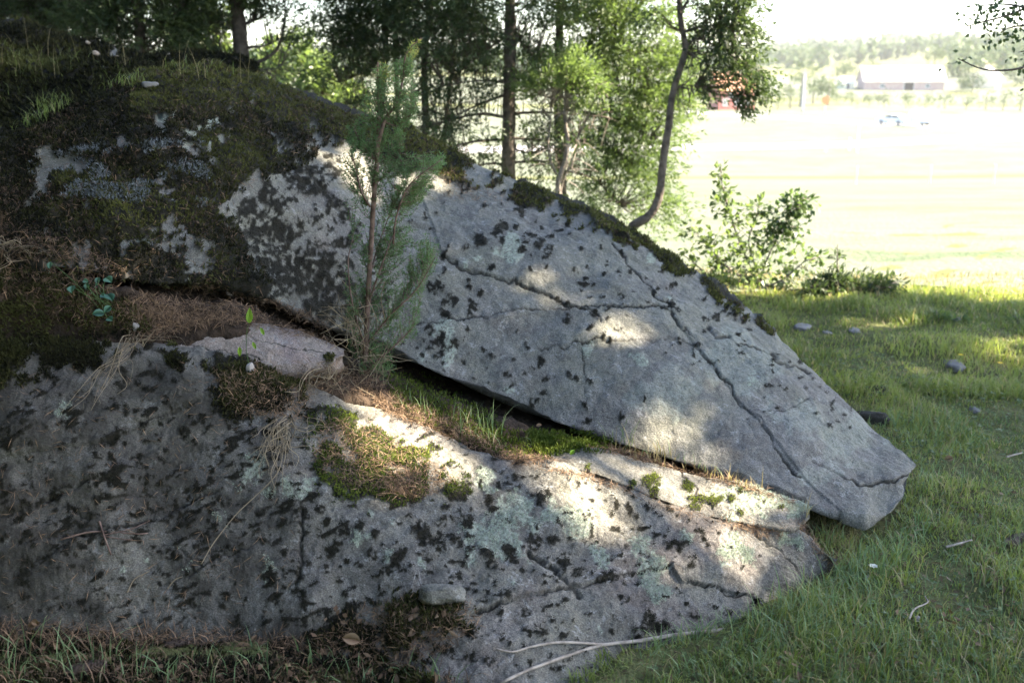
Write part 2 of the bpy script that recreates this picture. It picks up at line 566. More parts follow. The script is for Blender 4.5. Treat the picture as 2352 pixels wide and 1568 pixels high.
# ------------------------------------------------------------------ rock sheets
def loft(Lc, Rc, nu, nv, p=1.6, under=None, back=None, useg=0.0):
    """front face between a lower edge Lc and an upper edge Rc, an undercut below and a back behind"""
    Lc = np.asarray(Lc, float); Rc = np.asarray(Rc, float)
    mid = (Lc + Rc) / 2
    d = np.linalg.norm(np.diff(mid, axis=0), axis=1) + 0.35 * np.abs(np.linalg.norm(np.diff(Lc, axis=0), axis=1))
    t = np.concatenate([[0], np.cumsum(d)]); t /= t[-1]
    L = catmull(Lc, nu, t); R = catmull(Rc, nu, t)
    rows = []
    for (dy, dz) in (under or []):
        rows.append(L + np.array([0, dy, dz]))
    nu_under = len(rows)
    for s in np.linspace(0, 1, nv):
        q = L + (R - L) * s
        q[:, 2] = L[:, 2] + (R[:, 2] - L[:, 2]) * (1 - (1 - s) ** p)
        rows.append(q)
    for (dy, dz) in (back or []):
        q = R + np.array([0, dy, 0]); q[:, 2] = np.maximum(R[:, 2] + dz, -0.4) if dz > -5 else -0.4
        rows.append(q)
    return np.stack(rows, 0), nu_under, L, R

def grid_normals(G):
    du = np.gradient(G, axis=1); dv = np.gradient(G, axis=0)
    return unit(np.cross(du, dv))

def grid_faces(nr, nc):
    i = np.arange(nr - 1)[:, None]; j = np.arange(nc - 1)[None]
    return np.stack([i * nc + j, i * nc + j + 1, (i + 1) * nc + j + 1, (i + 1) * nc + j], -1).reshape(-1, 4)

def pxc(lst):
    return np.array([at(*p) for p in lst])

def crack_field(px, py, cracks):
    d = np.zeros(px.shape); core = np.zeros(px.shape)
    jx = px + 5 * n2(px, py, 22, 31) + 2 * n2(px, py, 7, 33); jy = py + 5 * n2(px, py, 22, 35) + 2 * n2(px, py, 7, 37)
    mod = 0.75 + 0.45 * n2(px, py, 60, 39)
    for w, dep, line in cracks:
        w, dep = w * .8, dep * .75
        q = seg_dist(jx, jy, line)
        e = np.exp(-(q / w) ** 2) * np.clip(mod, 0.2, 1.3)
        d = np.maximum(d, dep * e)
        core = np.maximum(core, np.clip(1.9 * np.exp(-(q / (w * 1.0)) ** 2) * np.clip(mod, 0.3, 1.3) - 0.25, 0, 1))
    return d, core

def spots(px, py, lst, jit=0.35, sc=9, seed=50):
    m = np.zeros(px.shape)
    for q in lst:
        cx, cy, r = q[:3]
        k = (np.abs(px - cx) < 2.2 * r) & (np.abs(py - cy) < 2.2 * r)
        if not k.any(): continue
        h = (math.sin(cx * 12.9898 + cy * 78.233) * 43758.5453) % 1.0
        ang = h * PI; asp = 1.0 + 0.9 * ((h * 7.3) % 1.0)
        x, y = px[k] - cx, py[k] - cy
        x, y = (x * math.cos(ang) + y * math.sin(ang)) / math.sqrt(asp), (y * math.cos(ang) - x * math.sin(ang)) * math.sqrt(asp)
        rr = np.hypot(x, y) / r + jit * (1.2 * n2(px[k], py[k], max(r * 1.1, 4), seed, 2) + 0.9 * n2(px[k], py[k], max(r * 0.35, 2.0), seed + 5, 2))
        m[k] = np.maximum(m[k], np.clip((1.15 - rr) * 3.5, 0, 1))
    return m

def z5(l): return [(784 + .3334 * a, 523 + .3334 * b, .3334 * r) for a, b, r in l]
def z8(l): return [(784 + .3334 * a, 1046 + .3334 * b, .3334 * r) for a, b, r in l]
def z9(l): return [(1568 + .3334 * a, 1046 + .3334 * b, .3334 * r) for a, b, r in l]
def z7(l): return [(.3334 * a, 1046 + .3334 * b, .3334 * r) for a, b, r in l]
def z4(l): return [(.3334 * a, 523 + .3334 * b, .3334 * r) for a, b, r in l]
def z6(l): return [(1568 + .3334 * a, 523 + .3334 * b, .3334 * r) for a, b, r in l]

SURF = []     # (grid vertices, normals, index) of everything things can lie on

def rock_obj(name, G, nund, mat, masks, amps, label, cat, parent=None, cracks=(), mossup=0.006, lump=0.0):
    nr, nc = G.shape[:2]
    N = grid_normals(G)
    P = G.reshape(-1, 3)
    px, py, dep = proj(P)
    a1, a2, a3, a4 = amps
    d = a1 * fbm(P, 2.3, 2, 11) + a2 * fbm(P, 7, 3, 13) + a3 * fbm(P, 26, 3, 17) + a4 * fbm(P, 95, 2, 19)
    # the joints split the stone: blocks stand a little proud of one another
    cd, core = crack_field(px, py, cracks) if len(cracks) else (np.zeros(len(P)), np.zeros(len(P)))
    mk_ = {k_: f(px, py, P) for k_, f in masks.items()}
    moss = mk_.get('moss', np.zeros(len(P)))
    if 'step' in mk_: d = d + mk_['step']
    lich = mk_.get('lich', np.zeros(len(P)))
    dirt = np.maximum(core, mk_.get('dirt', np.zeros(len(P))))
    vis = np.ones((nr, nc)); vis[:nund] = 0
    d = d - cd + mossup * mk_.get('upfac', 1.0) * moss * (0.6 + 0.5 * np.clip(fbm(P, 40, 2, 23), -1, 1) + lump * np.clip(fbm(P, 9, 3, 27), -.6, 1.2)) + 0.0015 * lich
    fade = np.ones((nr, nc))
    P2 = P + N.reshape(-1, 3) * (d * fade.reshape(-1))[:, None]
    G2 = P2.reshape(nr, nc, 3)
    N2 = grid_normals(G2)
    o = mk(name, P2, grid_faces(nr, nc), mat, parent, True,
           {'moss': np.clip(moss, 0, 1), 'lich': np.clip(lich, 0, 1), 'dirt': np.clip(dirt, 0, 1)},
           loc=tuple(P2[:, :2].mean(0)) + (0.0,), label=label, cat=cat)
    SURF.append((P2, N2.reshape(-1, 3), moss, lich))
    return o

# ---- masks shared by the big rock
RIDGE = [(-150, 360), (0, 305), (200, 222), (340, 168), (560, 168), (830, 265), (1010, 345), (1180, 420), (1450, 543), (1620, 657), (1760, 757)]
BANK = [(-200, 250), (200, 205), (330, 150), (560, 140), (830, 262), (1010, 345), (960, 400), (860, 370), (760, 335), (700, 385), (610, 415), (525, 465), (560, 555), (625, 640), (600, 700), (330, 660), (100, 640), (-200, 700)]
BARE = [[(335, 255), (420, 240), (535, 275), (528, 322), (440, 318), (350, 300)],
        [(70, 425), (95, 355), (165, 330), (172, 350), (120, 400), (60, 480), (20, 470)],
        [(305, 550), (340, 525), (430, 508), (478, 560), (455, 585), (490, 635), (420, 640), (400, 590), (320, 575)],
        [(365, 412), (405, 408), (412, 440), (380, 448)],
        [(110, 590), (220, 580), (240, 612), (130, 620)],
        [(590, 300), (700, 345), (640, 350)]]
CL_A = z5([(1380,910,40),(1340,950,22),(1150,1005,26),(1270,990,20),(1165,1080,24),(1030,875,22),(980,820,17),(1390,1125,22),(1320,1190,34),(1570,1020,26),(1625,1045,18),(1690,1335,28),(1930,1320,26),(1285,810,14),(1270,780,12),(780,780,38),(690,755,36),(640,790,24),(680,850,38),(610,820,22),(600,690,38),(720,580,38),(680,385,36),(620,400,28),(960,440,22),(770,490,38),(710,490,24),(900,520,36),(885,395,20),(880,350,14),(885,565,22),(645,435,20),(710,290,22),(570,760,14),(1560,628,32),(1710,710,20),(1905,700,24),(1830,645,14),(1835,575,13),(1740,605,30),(1410,285,14),(970,105,46),(1110,105,28),(1300,50,34),(1100,20,56),(740,130,16),(710,178,24),(860,130,20),(1360,130,44),(1660,370,28),(1600,290,22),(1810,320,20),(1910,305,18),(1930,490,22),(2260,395,18),(2150,440,24),(2270,525,30),(2320,575,20),(1990,300,20),(380,25,34),(1500,480,24),(1300,205,14),(1040,280,26),(1700,1075,24),(1680,1250,20),(2080,1215,14),(1800,770,22),(1780,775,20),(1850,800,18),(650,760,16),(560,860,18),(700,920,14),(1215,690,10),(875,685,16),(840,905,13),(1190,900,13),(1460,1020,12),(1415,1035,26),(1240,170,26),(1420,180,30),(1350,160,26)])
CL_A += [(575, 480, 26), (600, 505, 22), (630, 520, 28), (655, 545, 26), (680, 525, 18), (590, 560, 34), (620, 590, 36), (650, 620, 38), (690, 600, 34), (720, 570, 22), (745, 600, 26), (700, 650, 44), (750, 660, 44), (740, 700, 44), (790, 640, 24), (640, 660, 40), (780, 560, 16), (760, 520, 14), (720, 510, 14), (640, 480, 20), (610, 450, 22), (690, 430, 22), (715, 440, 20), (750, 400, 24), (700, 395, 22), (660, 400, 24), (740, 445, 14), (765, 470, 16), (790, 500, 18), (810, 540, 16), (590, 530, 20), (810, 700, 40), (860, 690, 24), (800, 600, 14), (840, 575, 12)]
def bandw(x): return np.interp(x, [300, 600, 830, 1000, 1180, 1450, 1620, 1780, 1900], [110, 95, 62, 52, 36, 25, 16, 5, 0])

def moss_A(px, py, P):
    jx = px + 22 * n2(px, py, 55, 61) + 9 * n2(px, py, 15, 63)
    jy = py + 22 * n2(px, py, 55, 65) + 9 * n2(px, py, 15, 67)
    m = in_poly(jx, jy, BANK).astype(float)
    patch = sst(-0.72, -0.5, n2(px, py, 48, 69, 3))
    m = m * patch
    yr = np.interp(px, [p[0] for p in RIDGE], [p[1] for p in RIDGE])
    bw = bandw(px)
    band = ((jy - yr) < bw) & (px > 300) & (bw > 1)
    band = band * sst(-0.35, -0.1, n2(px, py, 40, 71, 3) + 0.4 * (1 - (py - yr) / np.maximum(bw, 1)) - 0.1)
    m = np.maximum(m, band)
    for b in BARE: m = m * (1 - in_poly(jx, jy, b) * sst(-.42, -.1, n2(px, py, 26, 75, 3)))
    sp = spots(px, py, CL_A) * sst(-.75, -.3, n2(px, py, 9, 171, 2))
    # small irregular specks, thick towards the mossy ridge and the left, thin on the open face
    dens = np.maximum(np.interp(py - yr, [0, 40, 130, 260], [.36, .30, .10, 0]), np.interp(px, [480, 780, 980, 1200], [.20, .20, .06, 0])) * (py > yr - 60)
    dens = dens * (.3 + 1.15 * sst(-.5, .4, n2(px, py, 120, 189, 2)))
    nz = n2(px, py * 1.25, 15, 173, 3)
    sp2 = sst(.0, .10, nz - (.78 - dens)) * (px > 300) * (dens > .03)
    return np.maximum(np.maximum(m, sp), sp2)

CR_A = [(3.4, .013, [(1017,583),(1051,606),(1094,620),(1141,636),(1184,646),(1227,660),(1277,686),(1331,708),(1364,723),(1380,740)]),
        (3.2, .012, [(950,742),(1010,736),(1057,728),(1094,723),(1137,718),(1184,710),(1227,706),(1301,705),(1351,706),(1417,705),(1484,705),(1534,710)]),
        (3.0, .012, [(1234,800),(1294,795),(1324,790),(1377,786),(1434,786),(1501,785),(1568,780),(1601,793)]),
        (2.8, .012, [(1568,780),(1601,793),(1635,830),(1668,873),(1701,923),(1735,963),(1768,1016),(1785,1046),(1815,1085),(1835,1100)]),
        (3.2, .012, [(1401,573),(1434,600),(1467,626),(1501,670),(1537,700),(1551,730),(1567,746)]),
        (6.0, .022, [(1628,753),(1648,773),(1675,773)]), (2.4, .008, [(1567,746),(1600,775)]),
        (3.0, .014, [(1701,790),(1755,813),(1801,840),(1851,866)]),
        (2.0, .006, [(1339,813),(1344,856),(1344,906),(1347,943)]),
        (3.2, .014, [(1861,1063),(1901,1083),(1935,1103),(1968,1121)]),
        (3.2, .016, [(1968,1121),(2001,1114),(2068,1103),(2101,1078)]),
        (5.5, .018, [(700,400),(739,445),(786,495),(820,520)]),
        (2.0, .005, [(1750,960),(1850,925)]), (2.2, .006, [(1735,963),(1710,970)])]
def step_A(px, py, P):
    # the piece of the snout under the lip sits further in
    q = in_poly(px, py, [(1968, 1121), (2001, 1114), (2068, 1103), (2110, 1072), (2150, 1100), (2150, 1300), (1960, 1300), (1968, 1200)])
    s = -0.022 * q * sst(1972, 2030, px) * sst(0, 12, seg_dist(px, py, [(1968, 1121), (2001, 1114), (2068, 1103), (2110, 1072)]))
    up = in_poly(px, py, [(1017,583),(1094,620),(1184,646),(1277,686),(1364,723),(1400,705),(1534,710),(1600,790),(1700,920),(1840,1100),(2000,1250),(2300,1250),(2300,300),(900,200)])
    low = in_poly(px, py, [(900, 742), (1057,728),(1137,718),(1301,705),(1534,710),(1568,780),(1434,786),(1234,800),(1100,900),(900,850)])
    return s + 0.006 * up + 0.004 * low
LI_A = z5([(700,670,70),(740,830,70),(560,870,30),(1130,160,80),(1200,180,50),(860,240,20),(940,215,20),(2260,475,20),(2050,940,40),(1700,840,40),(1150,1100,30)]) + z6([(470,1060,28),(485,1000,14)]) + [(1490, 600, 8), (440, 290, 60), (370, 260, 30), (318, 565, 20)]
def lich_A(px, py, P):
    pat = 0.35 * spots(px, py, [(1690, 830, 70), (1560, 905, 60), (1930, 1030, 60), (1820, 960, 40)], 0.5)
    return np.maximum(spots(px, py, LI_A, 0.45) * 0.9, pat)
def up_A(px, py, P):
    yr = np.interp(px, [p[0] for p in RIDGE], [p[1] for p in RIDGE])
    k = in_poly(px, py, BANK) | (((py - yr) < bandw(px) + 6) & (bandw(px) > 1))
    return np.where(k, 1.0, .22)
def dark_A(px, py, P):
    # darker under the moss bank and along the lower edge
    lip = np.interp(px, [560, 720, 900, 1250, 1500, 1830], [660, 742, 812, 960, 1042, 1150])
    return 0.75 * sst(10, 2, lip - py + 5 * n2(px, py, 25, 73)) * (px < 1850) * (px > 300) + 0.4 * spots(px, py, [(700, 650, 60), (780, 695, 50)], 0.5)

A_L = pxc([(-260,600,3.1),(120,612,3.12),(350,648,3.17),(560,660,3.3),(720,742,3.40),(900,812,3.45),(1080,890,3.37),(1250,960,3.28),(1500,1042,3.15),(1690,1100,3.08),(1830,1150,3.02),(1920,1182,3.0),(1990,1195,3.0),(2056,1168,3.08),(2098,1092,3.33)])
A_R = pxc([(-260,400,3.8),(60,285,4.0),(200,222,4.15),(340,168,4.35),(560,168,4.8),(830,265,4.9),(1010,345,4.8),(1180,420,4.68),(1450,543,4.42),(1620,657,4.2),(1760,757,4.02),(1870,868,3.82),(1985,970,3.62),(2072,1030,3.46),(2107,1064,3.38)])
G, nd, LA, RA = loft(A_L, A_R, 820, 225, 1.7, [(0.55, -0.14), (0.42, -0.07), (0.28, -0.035), (0.16, -0.02), (0.08, -0.012), (0.03, -0.007), (0.008, -0.003)],
              [(0.04, 0.0), (0.12, -0.012), (0.25, -0.05), (0.42, -0.13), (0.6, -0.26), (0.8, -0.5), (1.0, -0.9), (1.1, -1.6), (1.15, -2.4)])
boulder = rock_obj('boulder', G, nd, M['rock'], {'moss': moss_A, 'lich': lich_A, 'dirt': dark_A, 'step': step_A, 'upfac': up_A}, (0.024, 0.011, 0.0038, 0.0012),
                   'large whaleback grey boulder sloping down right with moss along its ridge', 'boulder', cracks=CR_A, mossup=0.014, lump=1.5)

# ---- lower slab
z7S = lambda l: z7([(a, b, r * .8) for a, b, r in l])
z4S = lambda l: z4([(a, b, r * .85) for a, b, r in l])
CL_B = z8([(1010,680,48),(1040,760,44),(1150,650,56),(1180,690,44),(560,560,70),(640,600,56),(780,580,50),(700,640,44),(870,460,60),(740,440,50),(720,370,36),(1330,590,60),(1300,560,40),(1460,560,42),(1580,635,28),(1540,730,56),(1620,810,44),(1250,800,22),(1320,810,14),(1395,845,22),(840,750,34),(590,710,40),(400,720,60),(360,790,50),(220,690,44),(240,570,40),(130,520,40),(30,520,50),(500,540,40),(920,955,22),(1540,990,30),(1490,1030,18),(1440,1130,36),(1600,1135,18),(1270,1090,44),(1380,1230,50),(1540,1230,36),(1720,1070,18),(1930,960,30),(1980,980,22),(2150,1120,70),(2210,1150,56),(2090,1170,40),(730,1360,56),(1020,1450,40),(900,1400,30),(1820,820,36),(1890,820,26),(1960,860,18),(2050,860,22),(2020,780,32),(2200,530,36),(2290,600,44),(2330,640,30),(1380,300,64),(1330,270,40),(1200,150,34),(1230,220,26),(850,220,56),(1080,210,30),(1010,310,40),(1040,370,30),(890,375,14),(1430,270,40),(1900,330,30),(1990,360,40),(2040,400,26),(740,820,12),(270,970,14),(40,980,22),(50,745,24),(380,1000,16),(880,660,24),(970,670,24)])
CL_B += z9([(100,1080,34),(330,1060,34),(230,1010,30),(40,1000,20),(390,930,16),(60,750,30),(410,765,22),(540,690,16),(170,610,16),(20,600,34),(130,520,30),(250,530,24),(140,570,26),(530,1000,34)])
CL_B += z7S([(1000,235,28),(1230,85,40),(1460,100,30),(800,80,36),(650,165,36),(1500,290,44),(1310,300,30),(1200,330,40),(1700,540,28),(1840,590,40),(1910,610,40),(2080,580,26),(2080,640,26),(2080,500,24),(1950,470,50),(2080,410,70),(2200,390,50),(1800,400,50),(1600,440,40),(2250,480,40),(2130,760,36),(2080,860,44),(2080,960,60),(2090,1040,50),(1900,870,34),(1980,830,24),(1560,1000,30),(1540,1040,30),(1330,1030,40),(1260,960,44),(1210,910,36),(1130,820,44),(1200,790,30),(1210,710,34),(1160,650,26),(1410,540,40),(1330,780,36),(840,850,34),(700,820,36),(680,930,30),(520,780,34),(590,640,60),(540,690,40),(630,600,40),(650,560,36),(930,580,40),(940,520,40),(740,570,40),(170,830,90),(120,860,60),(190,730,50),(150,600,34),(60,560,30),(20,580,30),(400,520,22),(900,400,30),(990,230,30),(1290,210,22),(1350,190,30),(1150,150,18),(1060,140,20),(1270,230,26),(90,380,40),(200,350,50),(280,320,44),(350,290,44),(400,280,40),(40,240,34),(60,340,40),(1290,270,26),(1180,400,30),(1330,385,40),(1240,390,30),(850,740,16),(400,740,18),(1950,1080,20),(1620,1160,60),(560,1010,40),(1700,990,20)])
CL_B += z4S([(200,1380,36),(230,1320,40),(220,1260,30),(160,1100,50),(100,1060,40),(60,1050,50),(300,1060,60),(400,1080,40),(540,1180,30),(880,1280,40),(940,1280,30),(780,1490,60),(730,1500,40),(840,1110,50),(860,1040,60),(960,1080,40),(1010,1120,40),(1050,990,50),(1120,1040,30),(1210,1100,30),(1180,1270,26),(1310,1310,16),(1250,1400,40),(1290,1420,40),(1500,1520,26),(1340,1480,20),(1560,1300,30),(1640,1400,50),(1480,1180,60),(1590,1140,70),(1700,1150,80),(1790,1130,70),(1830,1230,60),(1560,1060,70),(1650,1010,80),(1500,960,60),(1800,980,80),(1900,1000,80),(1980,940,70),(2100,930,70),(2200,960,60),(1400,990,50),(700,980,50),(640,900,60),(740,830,40),(940,900,50),(1020,850,50),(800,1240,26),(540,1440,14),(620,1390,14),(90,1330,30)])
CL_B = [(a, b, r * .8) for a, b, r in CL_B]
MB_POLY = [[(705, 960), (760, 930), (830, 950), (900, 1000), (1000, 1030), (1060, 1070), (1090, 1130), (960, 1150), (880, 1165), (800, 1160), (730, 1120)],
           [(-200, 690), (120, 720), (180, 780), (300, 800), (250, 850), (120, 850), (60, 890), (-200, 900)],
           [(480, 860), (560, 830), (680, 850), (720, 905), (690, 950), (650, 1000), (560, 950), (520, 960)],
           [(360, 800), (440, 830), (500, 850), (420, 860)],
           [(870, 1390), (960, 1360), (1020, 1350), (1090, 1400), (1100, 1440), (1040, 1460), (980, 1500), (950, 1600), (700, 1600), (700, 1470)],
           [(-100, 1440), (300, 1470), (480, 1500), (700, 1480), (740, 1600), (-100, 1600)]]
BR_B = [[(872, 945), (960, 975), (1150, 1050), (1100, 1080), (1000, 1030), (930, 1020)]]
def moss_B(px, py, P):
    jx = px + 20 * n2(px, py, 50, 81) + 8 * n2(px, py, 14, 83)
    jy = py + 20 * n2(px, py, 50, 85) + 8 * n2(px, py, 14, 87)
    m = np.zeros(px.shape)
    for b in MB_POLY: m = np.maximum(m, in_poly(jx, jy, b))
    m = m * sst(-0.35, -0.15, n2(px, py, 42, 89, 3))
    for b in BR_B: m = m * (1 - in_poly(px + 0.3 * (jx - px), py + 0.3 * (jy - py), b))
    sp = spots(px, py, CL_B) * sst(-.7, -.25, n2(px, py, 10, 175, 2))
    # streaks of dark moss running up to the right on the left half of the slab
    u = px * .90 - py * .42; v = px * .42 + py * .90
    st = n2(u / 3.4, v, 15, 177, 3) + .35 * n2(px, py, 45, 179, 2)
    dl = np.interp(px, [-100, 480, 700, 900, 1100], [.22, .26, .22, .10, 0]) * sst(800, 900, py)
    s1 = sst(0, .12, st - (.92 - dl)) * (dl > .01)
    nz = n2(px, py * 1.3, 16, 181, 3)
    dm = np.interp(px, [-100, 600, 900, 1400, 1700], [.24, .24, .20, .14, .0]) * sst(870, 950, py)
    dm = dm * (.25 + 1.25 * sst(-.45, .4, n2(px, py, 150, 183, 2)))
    s2 = sst(0, .12, nz - (.80 - dm)) * (dm > .01)
    return np.maximum(np.maximum(m, sp), np.maximum(s1, s2))
LI_B = z8([(1000,190,70),(990,120,40),(1220,340,70),(1130,400,70),(1260,440,60),(1320,480,40),(900,570,80),(1100,560,100),(1010,590,70),(960,530,50),(1160,600,40),(1620,460,80),(1700,400,60),(1450,400,60),(1560,400,60),(2100,680,90),(2050,590,50),(2190,720,60),(1750,620,40),(1800,680,50),(900,710,36),(560,760,26),(130,600,44),(200,420,24),(350,490,20),(180,580,24),(1180,900,16),(1780,1165,20),(330,720,30)]) + z9([(400,650,90),(330,620,60),(360,580,40),(740,380,60),(780,600,30),(450,700,50),(30,560,40),(700,580,30),(300,690,50)]) + z7([(1870,780,48),(1860,830,36),(1750,80,64),(1710,150,56),(1760,40,40),(2100,260,60),(1980,240,44),(1860,260,30),(1510,420,24),(1560,490,16),(2090,300,40),(855,790,18),(1310,790,20),(1330,750,14),(1010,715,12),(1230,630,10)]) + z4([(480,1290,40),(440,1310,30)])
def lich_B(px, py, P):
    wh = 0.8 * spots(px, py, z8([(2180,850,90),(2240,900,50),(2120,820,50)]), 0.5)
    return np.maximum(wh, spots(px, py, LI_B, 0.55) * 0.95)
CR_B = [(6.5, .026, [(1211,1266),(1267,1303),(1304,1336),(1334,1363)]),
        (3.2, .014, [(1097,1411),(1134,1399),(1184,1379),(1234,1369),(1304,1346),(1351,1339),(1384,1326),(1434,1309),(1501,1299),(1541,1291)]),
        (2.6, .010, [(1568,1329),(1595,1336),(1651,1343),(1701,1363),(1735,1366)]),
        (3.2, .012, [(1735,1223),(1768,1243),(1798,1259),(1821,1293),(1851,1329),(1860,1350)]),
        (4.5, .014, [(-60,1200),(0,1186),(33,1176),(67,1159),(117,1143),(160,1126),(217,1099)]),
        (5.0, .016, [(143,1233),(213,1226),(300,1203),(367,1186),(417,1153),(500,1123)]),
        (4.0, .014, [(367,1349),(433,1323),(467,1299),(517,1276),(573,1256)]),
        (2.6, .010, [(400,1253),(443,1289),(467,1303)]),
        (5.0, .016, [(695,1180),(693,1279),(687,1346)]), (3, .01, [(653,1263),(690,1270)]),
        (3.0, .010, [(233,1023),(283,1000),(333,976),(383,956),(467,923)]),
        (3.0, .010, [(300,1055),(333,1046),(383,1020),(433,996)]),
        (2.6, .010, [(247,1409),(300,1379)]), (2.4, .008, [(90,1286),(167,1249)]), (2.2, .008, [(143,1160),(180,1180),(220,1200)])]
def algae_shade_B(px, py, P):
    # greenish-black algae film, darkened further to paint the shade on the left half
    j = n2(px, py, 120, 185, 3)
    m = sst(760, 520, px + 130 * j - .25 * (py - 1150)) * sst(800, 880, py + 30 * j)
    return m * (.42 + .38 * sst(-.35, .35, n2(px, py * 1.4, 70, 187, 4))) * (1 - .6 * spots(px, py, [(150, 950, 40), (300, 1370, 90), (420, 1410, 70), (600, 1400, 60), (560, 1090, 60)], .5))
def step_B(px, py, P):
    low = in_poly(px, py, [(960, 1480), (1097,1411),(1184,1379),(1304,1346),(1384,1326),(1541,1291),(1568,1329),(1651,1343),(1735,1366), (1900, 1500), (1500, 1800), (800, 1800)])
    a = in_poly(px, py, [(233,1023),(467,923),(470,800),(-200,780),(-200,1080)])
    b = in_poly(px, py, [(-200,1230),(33,1176),(217,1099),(500,1123),(367,1186),(143,1233),(-200,1300)])
    return -0.010 * low + 0.012 * a - 0.006 * b
B_R = pxc([(-260,790,2.95),(120,800,2.98),(350,806,3.0),(560,836,3.02),(700,892,3.03),(880,936,3.08),(1160,1046,2.92),(1380,1088,2.87),(1560,1155,2.80),(1720,1198,2.78),(1830,1225,2.78),(1890,1262,2.76),(1922,1288,2.74)])
_bl = np.array([(-260,1500),(150,1490),(450,1480),(700,1490),(890,1530),(1000,1590),(1180,1600),(1360,1590),(1540,1520),(1680,1450),(1760,1385),(1850,1340),(1916,1302)], float)
_bt = ray_terr(_bl[:, 0], _bl[:, 1] + 12)
B_L = np.stack([_bt[:, 0], _bt[:, 1], _bt[:, 2] - 0.02], -1)
G, nd, LB, RB = loft(B_L, B_R, 770, 222, 1.22, [(0.02, -0.25), (0.0, -0.1), (-0.004, -0.02)],
              [(0.012, -0.002), (0.03, -0.008), (0.07, -0.03), (0.14, -0.08), (0.22, -0.2), (0.3, -0.5)])
slab = rock_obj('rock_slab', G, nd, M['rock_low'], {'moss': moss_B, 'lich': lich_B, 'step': step_B, 'dirt': algae_shade_B, 'upfac': lambda a, b, P: np.where(np.any([in_poly(a, b, q) for q in MB_POLY], axis=0), 1.0, .3)}, (0.024, 0.013, 0.0050, 0.0016),
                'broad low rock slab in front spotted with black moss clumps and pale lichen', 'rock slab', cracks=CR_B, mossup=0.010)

# ---- the wedge lying on it
E_L = pxc([(1175,1068,2.915),(1280,1078,2.90),(1370,1094,2.86),(1500,1146,2.81),(1640,1192,2.775),(1760,1211,2.765),(1822,1216,2.77),(1856,1186,2.81)])
E_L = np.array(E_L) + np.array([0, -0.008, 0.012])
E_R = pxc([(1262,1046,2.97),(1310,1034,3.0),(1400,1042,3.01),(1510,1068,2.98),(1640,1102,2.95),(1760,1136,2.92),(1835,1160,2.90),(1860,1172,2.88)])
LI_E = z9([(460,300,100),(400,260,60),(520,340,60),(250,270,44),(620,300,50),(760,400,60),(820,370,40),(330,430,30),(700,350,40)])
CL_E = z9([(210,310,40),(250,320,30),(100,360,30),(70,340,24),(400,400,18),(390,270,14),(550,340,14),(660,380,18),(330,310,20)]) + z8([(1700,90,18),(1650,220,26),(1560,240,20),(1750,215,22)])
EG = z9([(110,300,40),(30,200,40)]) + z8([(2130,180,50),(2150,250,30),(2000,200,26)])
G, nd, LE, RE = loft(E_L, E_R, 340, 90, 1.5, [(0.12, -0.02), (0.05, -0.02), (0.015, -0.018), (0.0, -0.014)], [(0.02, -0.006), (0.05, -0.03), (0.09, -0.08), (0.12, -0.2)])
wedge = rock_obj('rock_wedge', G, nd, M['rock_low'], {'moss': lambda a, b, P: spots(a, b, CL_E + EG), 'lich': lambda a, b, P: 0.95 * spots(a, b, LI_E, 0.55)},
                 (0.010, 0.008, 0.003, 0.001), 'narrow wedge of pale sunlit rock between the boulder and the low slab', 'rock slab', mossup=0.006,
                 cracks=[(2.5, .008, [(1560, 1075), (1600, 1120), (1590, 1160)])])

# ---- pinkish ledge on the left
F_L = pxc([(362,802,3.01),(420,812,3.0),(500,826,3.0),(600,836,3.01),(690,836,3.03),(760,826,3.07),(790,812,3.12)])
F_R = pxc([(400,764,3.10),(450,750,3.12),(520,742,3.15),(610,744,3.17),(700,764,3.18),(760,786,3.2),(792,800,3.2)])
G, nd, _, _ = loft(F_L, F_R, 230, 60, 1.5, [(0.1, -0.08), (0.03, -0.06), (0.0, -0.03)], [(0.03, -0.01), (0.08, -0.06), (0.12, -0.2)])
ledge = rock_obj('rock_ledge', G, nd, M['rock_pink'], {'moss': lambda a, b, P: spots(a, b, [(760, 826, 14), (395, 800, 12)])}, (0.008, 0.006, 0.003, 0.001),
                 'smooth pinkish rock ledge under the dark overhang on the left', 'rock ledge', mossup=0.006,
                 cracks=[(1.8, .004, [(420, 790), (500, 805), (600, 828)]), (1.4, .003, [(560, 770), (660, 800), (760, 808)])])

